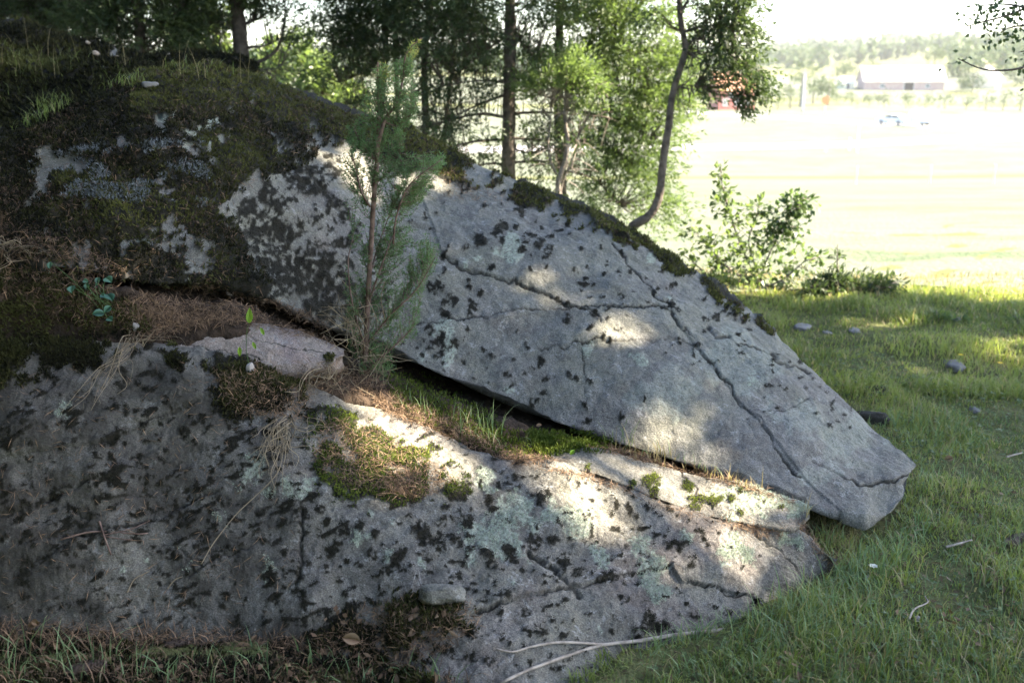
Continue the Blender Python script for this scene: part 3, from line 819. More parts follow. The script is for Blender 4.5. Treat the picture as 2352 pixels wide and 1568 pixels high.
# ---- soil in the cleft between the two big stones
def soil_strip():
    x_R, _, _ = proj(RB); x_L, _, _ = proj(LA)
    xs = np.linspace(-240, 1850, 420)
    fr = np.stack([np.interp(xs, x_R, RB[:, i]) for i in range(3)], -1)
    lp = np.stack([np.interp(xs, x_L, LA[:, i]) for i in range(3)], -1)
    gap = np.interp(xs, [-240, 100, 350, 600, 720, 850, 1000, 1150, 1250, 1400, 1600, 1850], [.04, .05, .08, .10, .10, .09, .085, .065, .05, .035, .024, .015])
    rows = [fr + np.array([0, 0.10, -0.20]), fr + np.array([0, 0.015, -0.035])]
    bk = lp + np.stack([0 * gap, 0 * gap, -gap], -1)
    for s in np.linspace(0.08, 1, 26):
        q = fr + (bk - fr) * s
        hump = np.interp(xs, [-240, 300, 500, 800, 1300, 1850], [.09, .10, .085, .055, .025, 0])
        q[:, 2] += hump * np.sin(PI * s ** 1.25) - 0.02 * (1 - s)
        rows.append(q)
    for dy, dz in ((0.06, 0.004), (0.14, 0.01), (0.26, 0.02), (0.4, 0.03)):
        rows.append(bk + np.array([0, dy, dz]))
    G = np.stack(rows)
    P = G.reshape(-1, 3)
    N = grid_normals(G).reshape(-1, 3)
    P = P + N * (0.018 * fbm(P, 9, 3, 91) + 0.006 * fbm(P, 45, 2, 93))[:, None]
    G = P.reshape(G.shape)
    mk('soil', P, grid_faces(*G.shape[:2]), M['soil'], smooth=True, kind='structure')
    SURF.append((P, grid_normals(G).reshape(-1, 3), np.zeros(len(P)), np.zeros(len(P))))
soil_strip()

# ---- bank rising behind on the left
H_L = pxc([(-420,430,4.4),(-150,400,4.5),(60,330,4.55),(210,262,4.75),(345,215,5.0),(480,205,5.3),(620,215,5.6)])
H_R = pxc([(-420,10,5.6),(-150,28,5.8),(0,60,5.9),(150,100,6.1),(300,138,6.3),(440,140,6.5),(580,178,6.6)])
BARE_H = [[(20, 185), (80, 180), (90, 205), (30, 212)], [(250, 130), (330, 148), (300, 165), (240, 150)]]
def moss_H(px, py, P):
    jx = px + 12 * n2(px, py, 30, 101); jy = py + 8 * n2(px, py, 25, 103)
    m = np.ones(px.shape)
    for b in BARE_H: m = m * (1 - in_poly(jx, jy, b) * sst(-.05, .25, n2(px, py, 22, 105, 3)))
    return m
G, nd, _, _ = loft(H_L, H_R, 300, 130, 1.35, [(0.1, -0.5), (0.03, -0.2)], [(0.1, -0.01), (0.3, -0.08), (0.7, -0.4), (1.1, -1.2), (1.3, -2.5)])
bank = rock_obj('rocky_bank', G, nd, M['rock'], {'moss': moss_H}, (0.06, 0.03, 0.010, 0.002), 'mossy rock bank with bare bluish patches rising behind at upper left', 'rocky bank', mossup=0.02)

# ---- stones lying about
def stone(name, px, py, w, h, d, mat, label, sink=0.3, moss=0.0, P0=None, rot=0.0, seed=1, group=None, tilt=0.0):
    P0 = surf(px, py)[0] if P0 is None else P0
    n, m = 26, 16
    u = np.linspace(0, 2 * PI, n, endpoint=False); v = np.linspace(0.02, PI - 0.02, m)
    U, W = np.meshgrid(u, v)
    pw = lambda a: np.sign(a) * np.abs(a) ** 0.75
    Q = np.stack([pw(np.cos(U)) * pw(np.sin(W)), pw(np.sin(U)) * pw(np.sin(W)), pw(np.cos(W))], -1).reshape(-1, 3)
    Q = Q * (1 + 0.22 * fbm(Q + seed * 7.1, 1.3, 2, seed)[:, None] + 0.06 * fbm(Q + seed, 5, 2, seed)[:, None])
    Q = Q * np.array([w, d, h]) * 0.5
    c, s = math.cos(rot), math.sin(rot)
    Q = Q @ np.array([[c, s, 0], [-s, c, 0], [0, 0, 1]])
    c, s = math.cos(tilt), math.sin(tilt)
    Q = Q @ np.array([[1, 0, 0], [0, c, s], [0, -s, c]])
    i = np.arange(m - 1)[:, None]; j = np.arange(n)[None]
    F = np.stack([i * n + j, (i + 1) * n + j, (i + 1) * n + (j + 1) % n, i * n + (j + 1) % n], -1).reshape(-1, 4)
    caps = [np.arange(n)[None], ((m - 1) * n + np.arange(n))[::-1][None]]
    base = P0 + np.array([0, 0, h * (0.5 - sink)])
    return mk(name, Q + base, [F] + caps, mat, None, True, {'moss': np.full(len(Q), moss), 'lich': np.zeros(len(Q)), 'dirt': np.zeros(len(Q))},
              loc=tuple(P0), label=label, cat='stone', group=group)

# ------------------------------------------------------------------ what the camera sees of the stones: lookup for laying things on them
CELL = 4.0
def build_map():
    W, H = int(2352 / CELL) + 1, int(1568 / CELL) + 1
    P = np.concatenate([s[0] for s in SURF]); N = np.concatenate([s[1] for s in SURF])
    ids = np.concatenate([np.full(len(s[0]), i) for i, s in enumerate(SURF)])
    px, py, dep = proj(P)
    ix = np.floor(px / CELL).astype(int); iy = np.floor(py / CELL).astype(int)
    k = np.nonzero((ix >= 0) & (ix < W) & (iy >= 0) & (iy < H) & (P[:, 1] > 0.5))[0]
    k = k[np.argsort(-dep[k], kind='stable')]
    mp = np.full((H, W), -1, np.int64)
    mp[iy[k], ix[k]] = k
    for _ in range(4):
        hole = mp < 0
        for sy, sx in ((0, 1), (0, -1), (1, 0), (-1, 0)):
            sh = np.roll(np.roll(mp, sy, 0), sx, 1)
            cnt = sh >= 0
            # fill only true pin-holes: opposite neighbour must be stone as well
            opp = np.roll(np.roll(mp, -sy, 0), -sx, 1) >= 0
            f = hole & cnt & opp
            mp[f] = sh[f]
    return mp, P, N, ids
VMAP, VP, VN, VID = build_map()
TC = 12.0
_tx, _ty = np.meshgrid(np.arange(-480, 2860, TC), np.arange(160, 1860, TC))
TMAP = ray_terr(_tx.ravel(), _ty.ravel())[:, 1].reshape(_tx.shape)
def terr_at(px, py):
    """ground point behind a view position (quick table, then exact height)"""
    fx = np.clip((px + 480) / TC, 0, TMAP.shape[1] - 1.001); fy = np.clip((py - 160) / TC, 0, TMAP.shape[0] - 1.001)
    ix, iy = fx.astype(int), fy.astype(int); fx, fy = fx - ix, fy - iy
    Y = (TMAP[iy, ix] * (1 - fx) + TMAP[iy, ix + 1] * fx) * (1 - fy) + (TMAP[iy + 1, ix] * (1 - fx) + TMAP[iy + 1, ix + 1] * fx) * fy
    d = rays(px, py) * Y[:, None]
    return np.stack([d[:, 0], d[:, 1], terr(d[:, 0], d[:, 1])], -1)

def surf_many(px, py):
    px = np.atleast_1d(np.asarray(px, float)); py = np.atleast_1d(np.asarray(py, float))
    ix = np.clip((px / CELL).astype(int), 0, VMAP.shape[1] - 1); iy = np.clip((py / CELL).astype(int), 0, VMAP.shape[0] - 1)
    k = VMAP[iy, ix]
    P = VP[np.maximum(k, 0)].copy(); N = VN[np.maximum(k, 0)].copy()
    idd = np.where(k >= 0, VID[np.maximum(k, 0)], -1)
    g = k < 0
    if g.any():
        T = terr_at(px[g], py[g])
        P[g] = T; N[g] = (0, 0, 1)
    return P, N, idd

def surf(px, py):
    P, N, i = surf_many([px], [py])
    return P[0], N[0], i[0]
ID_A, ID_B, ID_E, ID_F, ID_S, ID_H = range(6)

# ------------------------------------------------------------------ moss, lichen, litter growing and lying on the stones
def moss_tufts(si, root, name, mat, dens_sel, n, lmin, lmax, per=4, lift=0.0, tone_fn=None, stand=0.75, dark_bias=0.0):
    P, N, moss, lich = SURF[si]
    w = dens_sel(P, N, moss, lich)
    px, py, dep = proj(P)
    w = w * (px > -250) * (px < 2450) * (py > -120) * (py < 1700)
    tot = w.sum()
    if tot <= 0: return None
    c = np.cumsum(w) / tot
    idx = np.searchsorted(c, rng.random(n))
    Q = P[idx] + 0.004 * rng.normal(size=(n, 3)); NN = N[idx]
    Q = np.repeat(Q, per, 0); NN = np.repeat(NN, per, 0)
    k = len(Q)
    R = rng.normal(size=(k, 3)); R = R - (R * NN).sum(1, keepdims=True) * NN
    D = unit(NN * stand + np.array([0, 0, 0.35]) + unit(R) * rng.uniform(0.4, 1.1, (k, 1)))
    L = rng.uniform(lmin, lmax, k)
    V, F = tris(Q - NN * 0.002, D, unit(R) + 0.3 * rng.normal(size=(k, 3)), L, L * rng.uniform(0.28, 0.5, k))
    t = tone_fn(Q) if tone_fn else rng.random(k)
    t = np.clip(t + rng.normal(0, 0.16, k), 0, 1)
    return mk(name, V, F, mat, root, False, {'tone': np.repeat(t, 3)}, kind='stuff')

def area_w(P, G=None): return 1.0
def mossy(lo=0.35): return lambda P, N, m, l: (m > lo) * 1.0
def big_tone(P):
    return np.clip(0.35 + 0.45 * fbm(P, 3.2, 3, 131) + 0.25 * fbm(P, 15, 2, 133), 0, 1)
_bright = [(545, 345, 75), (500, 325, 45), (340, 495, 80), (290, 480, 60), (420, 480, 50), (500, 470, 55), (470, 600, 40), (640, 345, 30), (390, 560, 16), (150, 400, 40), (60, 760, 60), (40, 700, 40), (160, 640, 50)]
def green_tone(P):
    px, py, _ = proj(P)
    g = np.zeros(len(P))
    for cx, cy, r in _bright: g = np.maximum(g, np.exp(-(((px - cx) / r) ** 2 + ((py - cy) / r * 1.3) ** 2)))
    ridge = sst(120, 30, py - np.interp(px, [p[0] for p in RIDGE], [p[1] for p in RIDGE])) * (px > 300)  # crest moss painted paler, standing in for grazing skylight
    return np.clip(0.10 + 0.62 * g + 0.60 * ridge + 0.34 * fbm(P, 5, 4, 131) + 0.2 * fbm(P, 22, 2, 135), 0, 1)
def in_bank(P, N, m, l):
    px, py, _ = proj(P)
    yr = np.interp(px, [p[0] for p in RIDGE], [p[1] for p in RIDGE])
    k = in_poly(px, py, BANK) | ((py - yr) < bandw(px) + 8)
    return (m > 0.3) * k * 1.0
def off_bank(P, N, m, l):
    return (m > 0.4) * (1 - (in_bank(P, N, m, l) > 0))
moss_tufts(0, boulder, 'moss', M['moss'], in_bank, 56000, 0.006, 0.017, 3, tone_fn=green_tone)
moss_tufts(0, boulder, 'moss', M['moss_dark'], off_bank, 24000, 0.0025, 0.005, 3, stand=.5)
def clump_b(P, N, m, l):
    px, py, _ = proj(P)
    k = np.zeros(len(P), bool)
    for b in MB_POLY: k |= in_poly(px, py, b)
    return (m > 0.35) * ~k
def poly_b(*ii):
    def f(P, N, m, l):
        px, py, _ = proj(P)
        k = np.zeros(len(P), bool)
        for i in ii: k |= in_poly(px + 12 * rng.normal(size=len(px)), py + 12 * rng.normal(size=len(py)), MB_POLY[i])
        return (m > 0.25) * k * 1.0
    return f
moss_tufts(1, slab, 'moss', M['moss_dark'], clump_b, 34000, 0.0025, 0.0055, 3, stand=.5)
moss_tufts(1, slab, 'moss', M['moss_bright'], poly_b(0), 7000, 0.004, 0.010, 4, tone_fn=lambda P: np.clip(0.12 + 0.5 * fbm(P, 9, 2, 7), 0, 1))
moss_tufts(1, slab, 'moss', M['moss'], poly_b(1, 2, 3, 4, 5), 22000, 0.005, 0.013, 4, tone_fn=lambda P: np.clip(0.15 + 0.4 * fbm(P, 6, 2, 7), 0, 1))
moss_tufts(2, wedge, 'moss', M['moss_bright'], mossy(0.4), 1800, 0.003, 0.007, 4)
moss_tufts(3, ledge, 'moss', M['moss'], mossy(0.4), 600, 0.004, 0.008, 4)
moss_tufts(5, bank, 'moss', M['moss'], mossy(0.4), 26000, 0.012, 0.034, 4, tone_fn=lambda P: np.clip(0.25 + 0.5 * fbm(P, 2.5, 3, 7), 0, 1))
def grey_w(P, N, m, l):
    px, py, _ = proj(P)
    k = np.zeros(len(P))
    for poly in ([(60, 360), (230, 330), (400, 330), (500, 400), (470, 480), (330, 470), (180, 450), (90, 470)], [(330, 320), (470, 320), (440, 380), (330, 370)]): k = np.maximum(k, in_poly(px, py, poly))
    return k * (m > .3) * sst(-.05, .25, fbm(P, 14, 3, 141))
M['dead_leaf'] = leaf_mat('dead_leaf', (0.10, 0.06, 0.035), (0.28, 0.19, 0.12), .2, .6, .2)
M['grey_lichen'] = leaf_mat('grey_lichen', (0.09, 0.10, 0.11), (0.24, 0.26, 0.28), .1, .8, .2)
moss_tufts(0, boulder, 'lichen', M['grey_lichen'], grey_w, 5200, .006, .012, 3, stand=.6)
def brown_w(P, N, m, l):
    return in_bank(P, N, m, l) * sst(.1, .35, fbm(P, 7, 3, 151))
moss_tufts(0, boulder, 'dead_moss', M['litter'], brown_w, 9000, .006, .016, 3, tone_fn=lambda P: np.full(len(P), .15), stand=.5)
def lich_w(lo): return lambda P, N, m, l: (l > lo) * (m < 0.3) * 1.0
moss_tufts(0, boulder, 'lichen', M['lichen'], lich_w(0.6), 2600, 0.002, 0.005, 3, stand=0.35)
moss_tufts(1, slab, 'lichen', M['lichen'], lich_w(0.5), 13000, 0.0025, 0.006, 3, stand=0.4)
moss_tufts(2, wedge, 'lichen', M['lichen'], lich_w(0.5), 4500, 0.0025, 0.006, 3, stand=0.4)

def scatter_poly(polys, n):
    """n random places inside polygons (view coordinates); weights by listed counts"""
    out = []
    for poly, c in polys:
        a = np.array(poly, float); lo, hi = a.min(0), a.max(0)
        got = np.zeros((0, 2))
        while len(got) < c:
            q = rng.uniform(lo, hi, (c * 2 + 10, 2))
            q = q + rng.normal(0, 4, q.shape)
            got = np.concatenate([got, q[in_poly(q[:, 0], q[:, 1], poly)]])
        out.append(got[:c])
    return np.concatenate(out)

# moss on the soil of the cleft
SOILMOSS = [([(890, 860), (960, 850), (1120, 940), (1160, 985), (1260, 1000), (1400, 1005), (1430, 1035), (1300, 1040), (1250, 1055), (1160, 1050), (1000, 985), (900, 935)], 7000),
            ([(1210, 990), (1330, 985), (1400, 1010), (1300, 1040), (1230, 1040)], 3000)]
def flat_tufts(name, polys, mat, lmin, lmax, per, tone, parent=None, label=None, stand=0.9, lift=0.0):
    q = scatter_poly(polys, 0)
    P, N, i = surf_many(q[:, 0], q[:, 1])
    P = np.repeat(P + 0.006 * rng.normal(size=P.shape) + N * lift, per, 0); N = np.repeat(N, per, 0); k = len(P)
    R = rng.normal(size=(k, 3))
    D = unit(N * stand + np.array([0, 0, .4]) + unit(R) * rng.uniform(0.4, 1.1, (k, 1)))
    L = rng.uniform(lmin, lmax, k)
    V, F = tris(P, D, R, L, L * rng.uniform(.28, .5, k))
    t = np.clip(tone + 0.35 * fbm(P, 12, 2, 3) + rng.normal(0, .14, k), 0, 1)
    return mk(name, V, F, mat, parent, attrs={'tone': np.repeat(t, 3)}, kind='stuff', label=label)
flat_tufts('moss', SOILMOSS, M['moss_bright'], .005, .012, 3, .05, None, 'green moss cushioning the cleft between boulder and slab')
flat_tufts('moss', [([(-60, 600), (120, 620), (300, 690), (360, 760), (200, 780), (60, 720), (-60, 700)], 5000), ([(-60, 690), (100, 690), (130, 790), (-60, 880)], 3500)], M['moss'], .006, .015, 4, .3, None,
           'dull green moss on the soil under the mossy bank at left')

def litter(name, polys, lmin, lmax, w, mat, label, tone=0.4, up=0.25, lift=0.004, curl=0.0):
    q = scatter_poly(polys, 0)
    P, N, i = surf_many(q[:, 0], q[:, 1])
    k = len(P)
    R = rng.normal(size=(k, 3)); R = R - (R * N).sum(1, keepdims=True) * N
    D = unit(unit(R) + N * rng.normal(0, up, (k, 1)) )
    L = rng.uniform(lmin, lmax, k)
    V, F = leaves(P + N * lift, D, N + 0.6 * rng.normal(size=(k, 3)), L, w * rng.uniform(.6, 1.4, k), rng.normal(0, .1, (k, 1)))
    t = np.clip(tone + rng.normal(0, .25, k), 0, 1)
    return mk(name, V, F, mat, None, attrs={'tone': np.repeat(t, 4)}, kind='stuff', label=label)
litter('needle_litter', [([(280, 690), (360, 660), (480, 650), (640, 690), (760, 750), (770, 790), (620, 750), (500, 745), (380, 770), (300, 760)], 9000),
                         ([(-60, 600), (100, 620), (240, 650), (300, 700), (240, 760), (-60, 660)], 2600),
                         ([(100, 540), (230, 580), (330, 640), (120, 620), (-60, 590), (-60, 480)], 1600),
                         ([(690, 830), (860, 850), (900, 910), (700, 890)], 1400),
                         ([(860, 905), (940, 925), (1160, 1030), (1290, 1060), (1180, 1062), (1000, 990), (880, 945)], 6000),
                         ([(1380, 1010), (1500, 1048), (1700, 1108), (1840, 1160), (1760, 1136), (1640, 1100), (1500, 1064), (1390, 1035)], 2200)],
       .012, .05, .0017, M['litter'], 'brown fallen needles and dead stalks in the cleft and under the overhang', .4)
litter('needle_litter', [([(740, 950), (880, 990), (960, 1040), (1060, 1100), (960, 1150), (800, 1120), (720, 1060)], 2600),
                         ([(890, 1090), (960, 1080), (960, 1140), (900, 1140)], 700),
                         ([(480, 860), (640, 840), (720, 900), (680, 970), (560, 950)], 1700),
                         ([(-40, 850), (500, 830), (600, 1000), (690, 1250), (650, 1480), (-40, 1480)], 900),
                         ([(880, 1380), (1080, 1380), (1100, 1440), (980, 1520), (700, 1590), (560, 1590), (700, 1480)], 2600),
                         ([(-40, 1430), (700, 1460), (760, 1590), (-40, 1590)], 5500),
                         ([(1180, 1062), (1360, 1092), (1500, 1148), (1640, 1194), (1820, 1216), (1740, 1224), (1560, 1172), (1380, 1106)], 900),
                         ([(1820, 1200), (1880, 1200), (1960, 1300), (1900, 1290)], 700)],
       .012, .045, .0016, M['litter'], 'brown conifer needles scattered over the low slab and its foot', .5)
litter('needle_litter', [([(-40, 330), (330, 190), (560, 200), (830, 290), (700, 380), (520, 470), (600, 640), (330, 640), (-40, 600)], 1500), ([(1000, 380), (1120, 420), (1180, 470), (1000, 460)], 260)],
       .012, .05, .0016, M['litter'], 'thin brown needles caught in the moss of the bank', .55)

# ------------------------------------------------------------------ grass
def grass_patch(name, px, py, hmin, hmax, w, mat, label, n_per=1, spread=0.0, lean=0.55, only=None, dens=None, azb=None):
    P, N, i = surf_many(px, py)
    if only is not None: P = P[np.isin(i, only)]
    P = np.repeat(P, n_per, 0)
    P[:, :2] += rng.normal(0, spread, (len(P), 2)) if spread else 0
    if dens is not None: P = P[rng.random(len(P)) < dens(P)]
    k = len(P)
    if spread:
        g = P[:, 1] * 0 - 1
    H = rng.uniform(hmin, hmax, k) * (0.65 + 0.7 * sst(-.5, .6, fbm(P, 2.6, 2, 201)))
    az = rng.uniform(0, 2 * PI, k) if azb is None else rng.normal(azb, 1.1, k)
    az = az + 1.6 * fbm(P, 1.2, 1, 203)
    V, F, m = blades(P, H, w * rng.uniform(.6, 1.4, k), np.abs(rng.normal(lean, .3, k)), az)
    t = np.clip(.38 + .35 * fbm(P, 1.7, 3, 205) + rng.normal(0, .18, k), 0, .88)
    t[rng.random(k) < .05] = 1.0
    return mk(name, V, F, mat, None, attrs={'tone': np.repeat(t, m)}, kind='stuff', label=label)

def lawn_points(n, ylo, yhi, pw=1.0, xpad=1.05):
    """evenly over the ground in front of the camera, out to the sides"""
    y = ylo + (yhi - ylo) * rng.random(n) ** pw
    x = rng.uniform(-.3, .62 * y + 1.2, n)
    return x, y
def on_stone(x, y):
    """True where a stone covers the ground"""
    P = np.stack([x, y, terr(x, y)], -1)
    px, py, _ = proj(P)
    r = np.zeros(len(x), bool)
    foot = np.concatenate([B_L[:, :2], B_R[::-1, :2] + [0, 0.35]])
    r |= in_poly(x, y, [tuple(p) for p in foot])
    fa = np.concatenate([A_L[:, :2] + np.array([0, 0.02]) if isinstance(A_L, np.ndarray) else np.array(A_L)[:, :2] + [0, .02], np.array(A_R)[::-1, :2] + [0, .45]])
    r |= in_poly(x, y, [tuple(p) for p in fa])
    return r
def lawn(name, n, ylo, yhi, hmin, hmax, w, mat, label, pw, keep, lean=.6):
    x, y = lawn_points(n, ylo, yhi, pw)
    k = ~on_stone(x, y); x, y = x[k], y[k]
    k = rng.random(len(x)) < keep(x, y); x, y = x[k], y[k]
    P = np.stack([x, y, terr(x, y) - .004], -1)
    px, py, _ = proj(P)
    kk = (px > -160) & (px < 3300) & (py < 1800)
    P = P[kk]; k = len(P)
    cl = fbm(P, 3.3, 2, 211)
    H = rng.uniform(hmin, hmax, k) * (0.55 + 0.9 * sst(-.5, .6, cl))
    az = rng.uniform(0, 2 * PI, k) + 2.0 * fbm(P, .9, 1, 203)
    V, F, m = blades(P, H, w * rng.uniform(.55, 1.4, k), np.abs(rng.normal(lean, .33, k)), az, 2, 1.3)
    t = np.clip(.40 + .45 * fbm(P, 1.4, 3, 205) + rng.normal(0, .2, k), 0, .88)
    t[rng.random(k) < .07] = 1.0
    return mk(name, V, F, mat, None, attrs={'tone': np.repeat(t, m)}, kind='stuff', label=label)
right_side = lambda x, y: np.where(x > 0.15 + 0.0 * y, 1.0, 0.10)
bare = lambda x, y: sst(-.55, -.1, fbm(np.stack([x, y, 0 * x], -1), 2.2, 3, 221))
lawn('grass', 78000, 2.0, 4.6, .022, .062, .0037, M['grass'], 'green lawn grass beside the boulder', .8, lambda x, y: right_side(x, y) * (.25 + .75 * bare(x, y)), 1.0)
lawn('grass', 14000, 2.0, 4.2, .035, .10, .0036, M['grass_blue'], 'longer bluish grass blades in the lawn', .8, lambda x, y: right_side(x, y) * bare(x + 3, y), .95)
lawn('grass', 48000, 4.4, 6.9, .03, .07, .006, M['grass'], 'lawn grass further back towards the field', .9, lambda x, y: (x > -.5) * 1.0, .9)
lawn('grass', 11000, 2.0, 6.0, .04, .11, .0024, M['grass_dry'], 'dry straw coloured blades in the lawn', .8, lambda x, y: right_side(x, y), 1.15)
# longer tufts around the stones' foot, in the cleft and on the bank
q = scatter_poly([([(-40, 1500), (700, 1500), (1000, 1540), (1100, 1590), (-40, 1590)], 260), ([(1500, 1490), (1700, 1420), (1900, 1330), (2000, 1260), (2100, 1180), (2160, 1200), (2000, 1400), (1700, 1580), (1450, 1580)], 1000)], 0)
grass_patch('grass', q[:, 0], q[:, 1], 0.035, .12, .0036, M['grass_blue'], 'tufts of long grass along the foot of the rocks', lean=.8)
q = scatter_poly([([(1050, 930), (1180, 990), (1240, 1030), (1160, 1045), (1020, 985)], 60), ([(900, 880), (1010, 930), (1010, 980), (900, 930)], 26), ([(1380, 1000), (1700, 1100), (1720, 1112), (1390, 1028)], 60)], 0)
grass_patch('grass', q[:, 0], q[:, 1], .04, .10, .0024, M['grass_blue'], 'thin grass growing in the cleft', lean=.75)
q = scatter_poly([([(1500, 1040), (1560, 1050), (1560, 1075), (1490, 1060)], 50), ([(1380, 1015), (1760, 1125), (1740, 1130), (1390, 1030)], 90), ([(1830, 1170), (1900, 1190), (2000, 1240), (1960, 1290), (1880, 1240)], 220)], 0)
grass_patch('grass', q[:, 0], q[:, 1], .04, .09, .0024, M['grass_dry'], 'dry grass along the lower edge of the boulder', lean=.6)
q = scatter_poly([([(90, 240), (330, 175), (340, 195), (200, 215), (110, 280), (20, 310)], 260), ([(330, 150), (480, 150), (560, 175), (400, 185)], 40), ([(0, 100), (200, 130), (320, 150), (320, 190), (180, 200), (0, 240)], 160)], 0)
grass_patch('grass', q[:, 0], q[:, 1], 0.03, .08, .0024, M['grass'], 'fine grass in the hollow behind the mossy bank', lean=.95)
q = scatter_poly([([(330, 160), (560, 175), (640, 200), (420, 185)], 14), ([(0, 90), (300, 150), (200, 180), (0, 200)], 30)], 0)
grass_patch('grass', q[:, 0], q[:, 1], .06, .2, .0022, M['grass_dry'], 'tall dry grass on top of the bank', lean=.45)

q = scatter_poly([([(1380, 1500), (1560, 1480), (1660, 1450), (1760, 1400), (1800, 1600), (1300, 1600)], 900), ([(1900, 1320), (2000, 1250), (2150, 1250), (2000, 1500), (1800, 1500)], 500)], 0)
grass_patch('grass', q[:, 0], q[:, 1], .03, .085, .0036, M['grass'], 'short grass growing up to the edge of the low slab', lean=1.0)
q = scatter_poly([([(-40, 1460), (700, 1480), (1000, 1530), (1100, 1590), (-40, 1590)], 900)], 0)
grass_patch('dead_grass', q[:, 0], q[:, 1], .03, .09, .0026, M['litter'], 'matted dead grass at the foot of the dark slab', lean=1.35)
# clover and other small broad leaves in the lawn
def clover():
    n = 5200
    x, y = lawn_points(n, 2.0, 5.2, .8)
    k = ~on_stone(x, y) & (x > 0) & (fbm(np.stack([x, y, 0 * x], -1), 2.1, 2, 301) > .05); x, y = x[k], y[k]
    P = np.stack([x, y, terr(x, y) + rng.uniform(.012, .04, len(x))], -1)
    P = np.repeat(P, 3, 0); n = len(P); a = rng.uniform(0, 2 * PI, n)
    D = np.stack([np.cos(a), np.sin(a), rng.uniform(-.1, .5, n)], -1)
    L = rng.uniform(.009, .019, n)
    V, F = leaves(P, D, np.array([[0, 0, 1.]]) + rng.normal(0, .3, (n, 3)), L, L * .85, .1)
    mk('clover', V, F, M['leaf'], attrs={'tone': np.repeat(rng.uniform(.3, .85, n), 4)}, kind='stuff', label='clover and small weeds among the lawn grass')
clover()

flat_tufts('moss', [([(-40, 1485), (400, 1490), (700, 1500), (1000, 1560), (1000, 1600), (-40, 1600)], 4200)], M['moss'], .008, .026, 3, .12, None, 'dark moss and thatch on the ground below the slab', .45)
litter('leaf_litter', [([(-40, 1470), (700, 1490), (1020, 1560), (1020, 1600), (-40, 1600)], 220), ([(700, 1420), (880, 1380), (1080, 1420), (980, 1500), (760, 1560)], 50), ([(1500, 1500), (1900, 1340), (2200, 1150), (2340, 1100), (2340, 1560), (1500, 1590)], 260)],
       .012, .034, .013, M['dead_leaf'], 'small brown dead leaves lying in the grass and moss', .35, .35, .012)

# ------------------------------------------------------------------ the small juniper on the boulder
JB = at(832, 896, 3.27)
def at_y(lst, Y): return np.array([at(a, b, Y + (c[0] if c else 0)) for a, b, *c in lst])
JY = JB[1]
jun = thing('juniper_sapling', JB - np.array([0, 0, .03]), 'slender young juniper with two tips painted sunlit rooted at the cleft', 'juniper')
stem1 = at_y([(832, 905), (836, 860), (842, 760), (848, 640), (855, 520), (860, 440), (865, 383), (868, 339), (874, 310), (881, 284), (893, 262), (912, 237), (926, 178), (931, 130), (945, 108), (958, 96), (968, 88)], JY)
stem2 = at_y([(866, 360), (868, 300), (869, 225), (867, 175), (868, 143)], JY + .03)
mkt = lambda name, pts, r, mat, par, n=60, sides=7: MB().add(*tube(pts, r, sides, n, .08)).build(name, mat, par, True)
r1 = np.interp(np.linspace(0, 1, len(stem1)), [0, .5, .75, 1], [.010, .007, .0035, .0015])
mkt('trunk', stem1, r1, M['bark_red'], jun, 120)
mkt('stem', stem2, np.linspace(.006, .0022, len(stem2)), M['bark_red'], jun)
JBR = [[(850, 475, 0), (830, 440, -.03), (815, 380, -.05), (800, 350, -.06)],
       [(903, 560, -.05), (910, 500, -.06), (932, 439, -.08), (953, 412, -.1), (1011, 369, -.13)],
       [(845, 700, 0), (880, 600, -.05), (903, 540, -.06)],
       [(862, 420, 0), (890, 400, .04), (920, 350, .06)], [(842, 790, 0), (900, 720, -.05), (960, 660, -.08), (1000, 590, -.1)],
       [(840, 800, 0), (810, 700, -.04), (800, 600, -.03), (812, 540, 0)], [(838, 850, 0), (900, 800, -.05), (950, 750, -.07)], [(848, 640, 0), (870, 560, .04), (900, 480, .05)],
       [(866, 372, 0), (830, 330, .03), (812, 290, .04)], [(884, 280, 0), (920, 290, .02), (945, 260, .03)]]
stems = [stem1, stem2]
for b in JBR:
    P = at_y(b, JY); stems.append(P)
    mkt('branch', P, np.linspace(.0036, .0013, len(P)), M['bark_red'], jun, 26, 5)
allst = np.concatenate([catmull(s, 60) for s in stems])
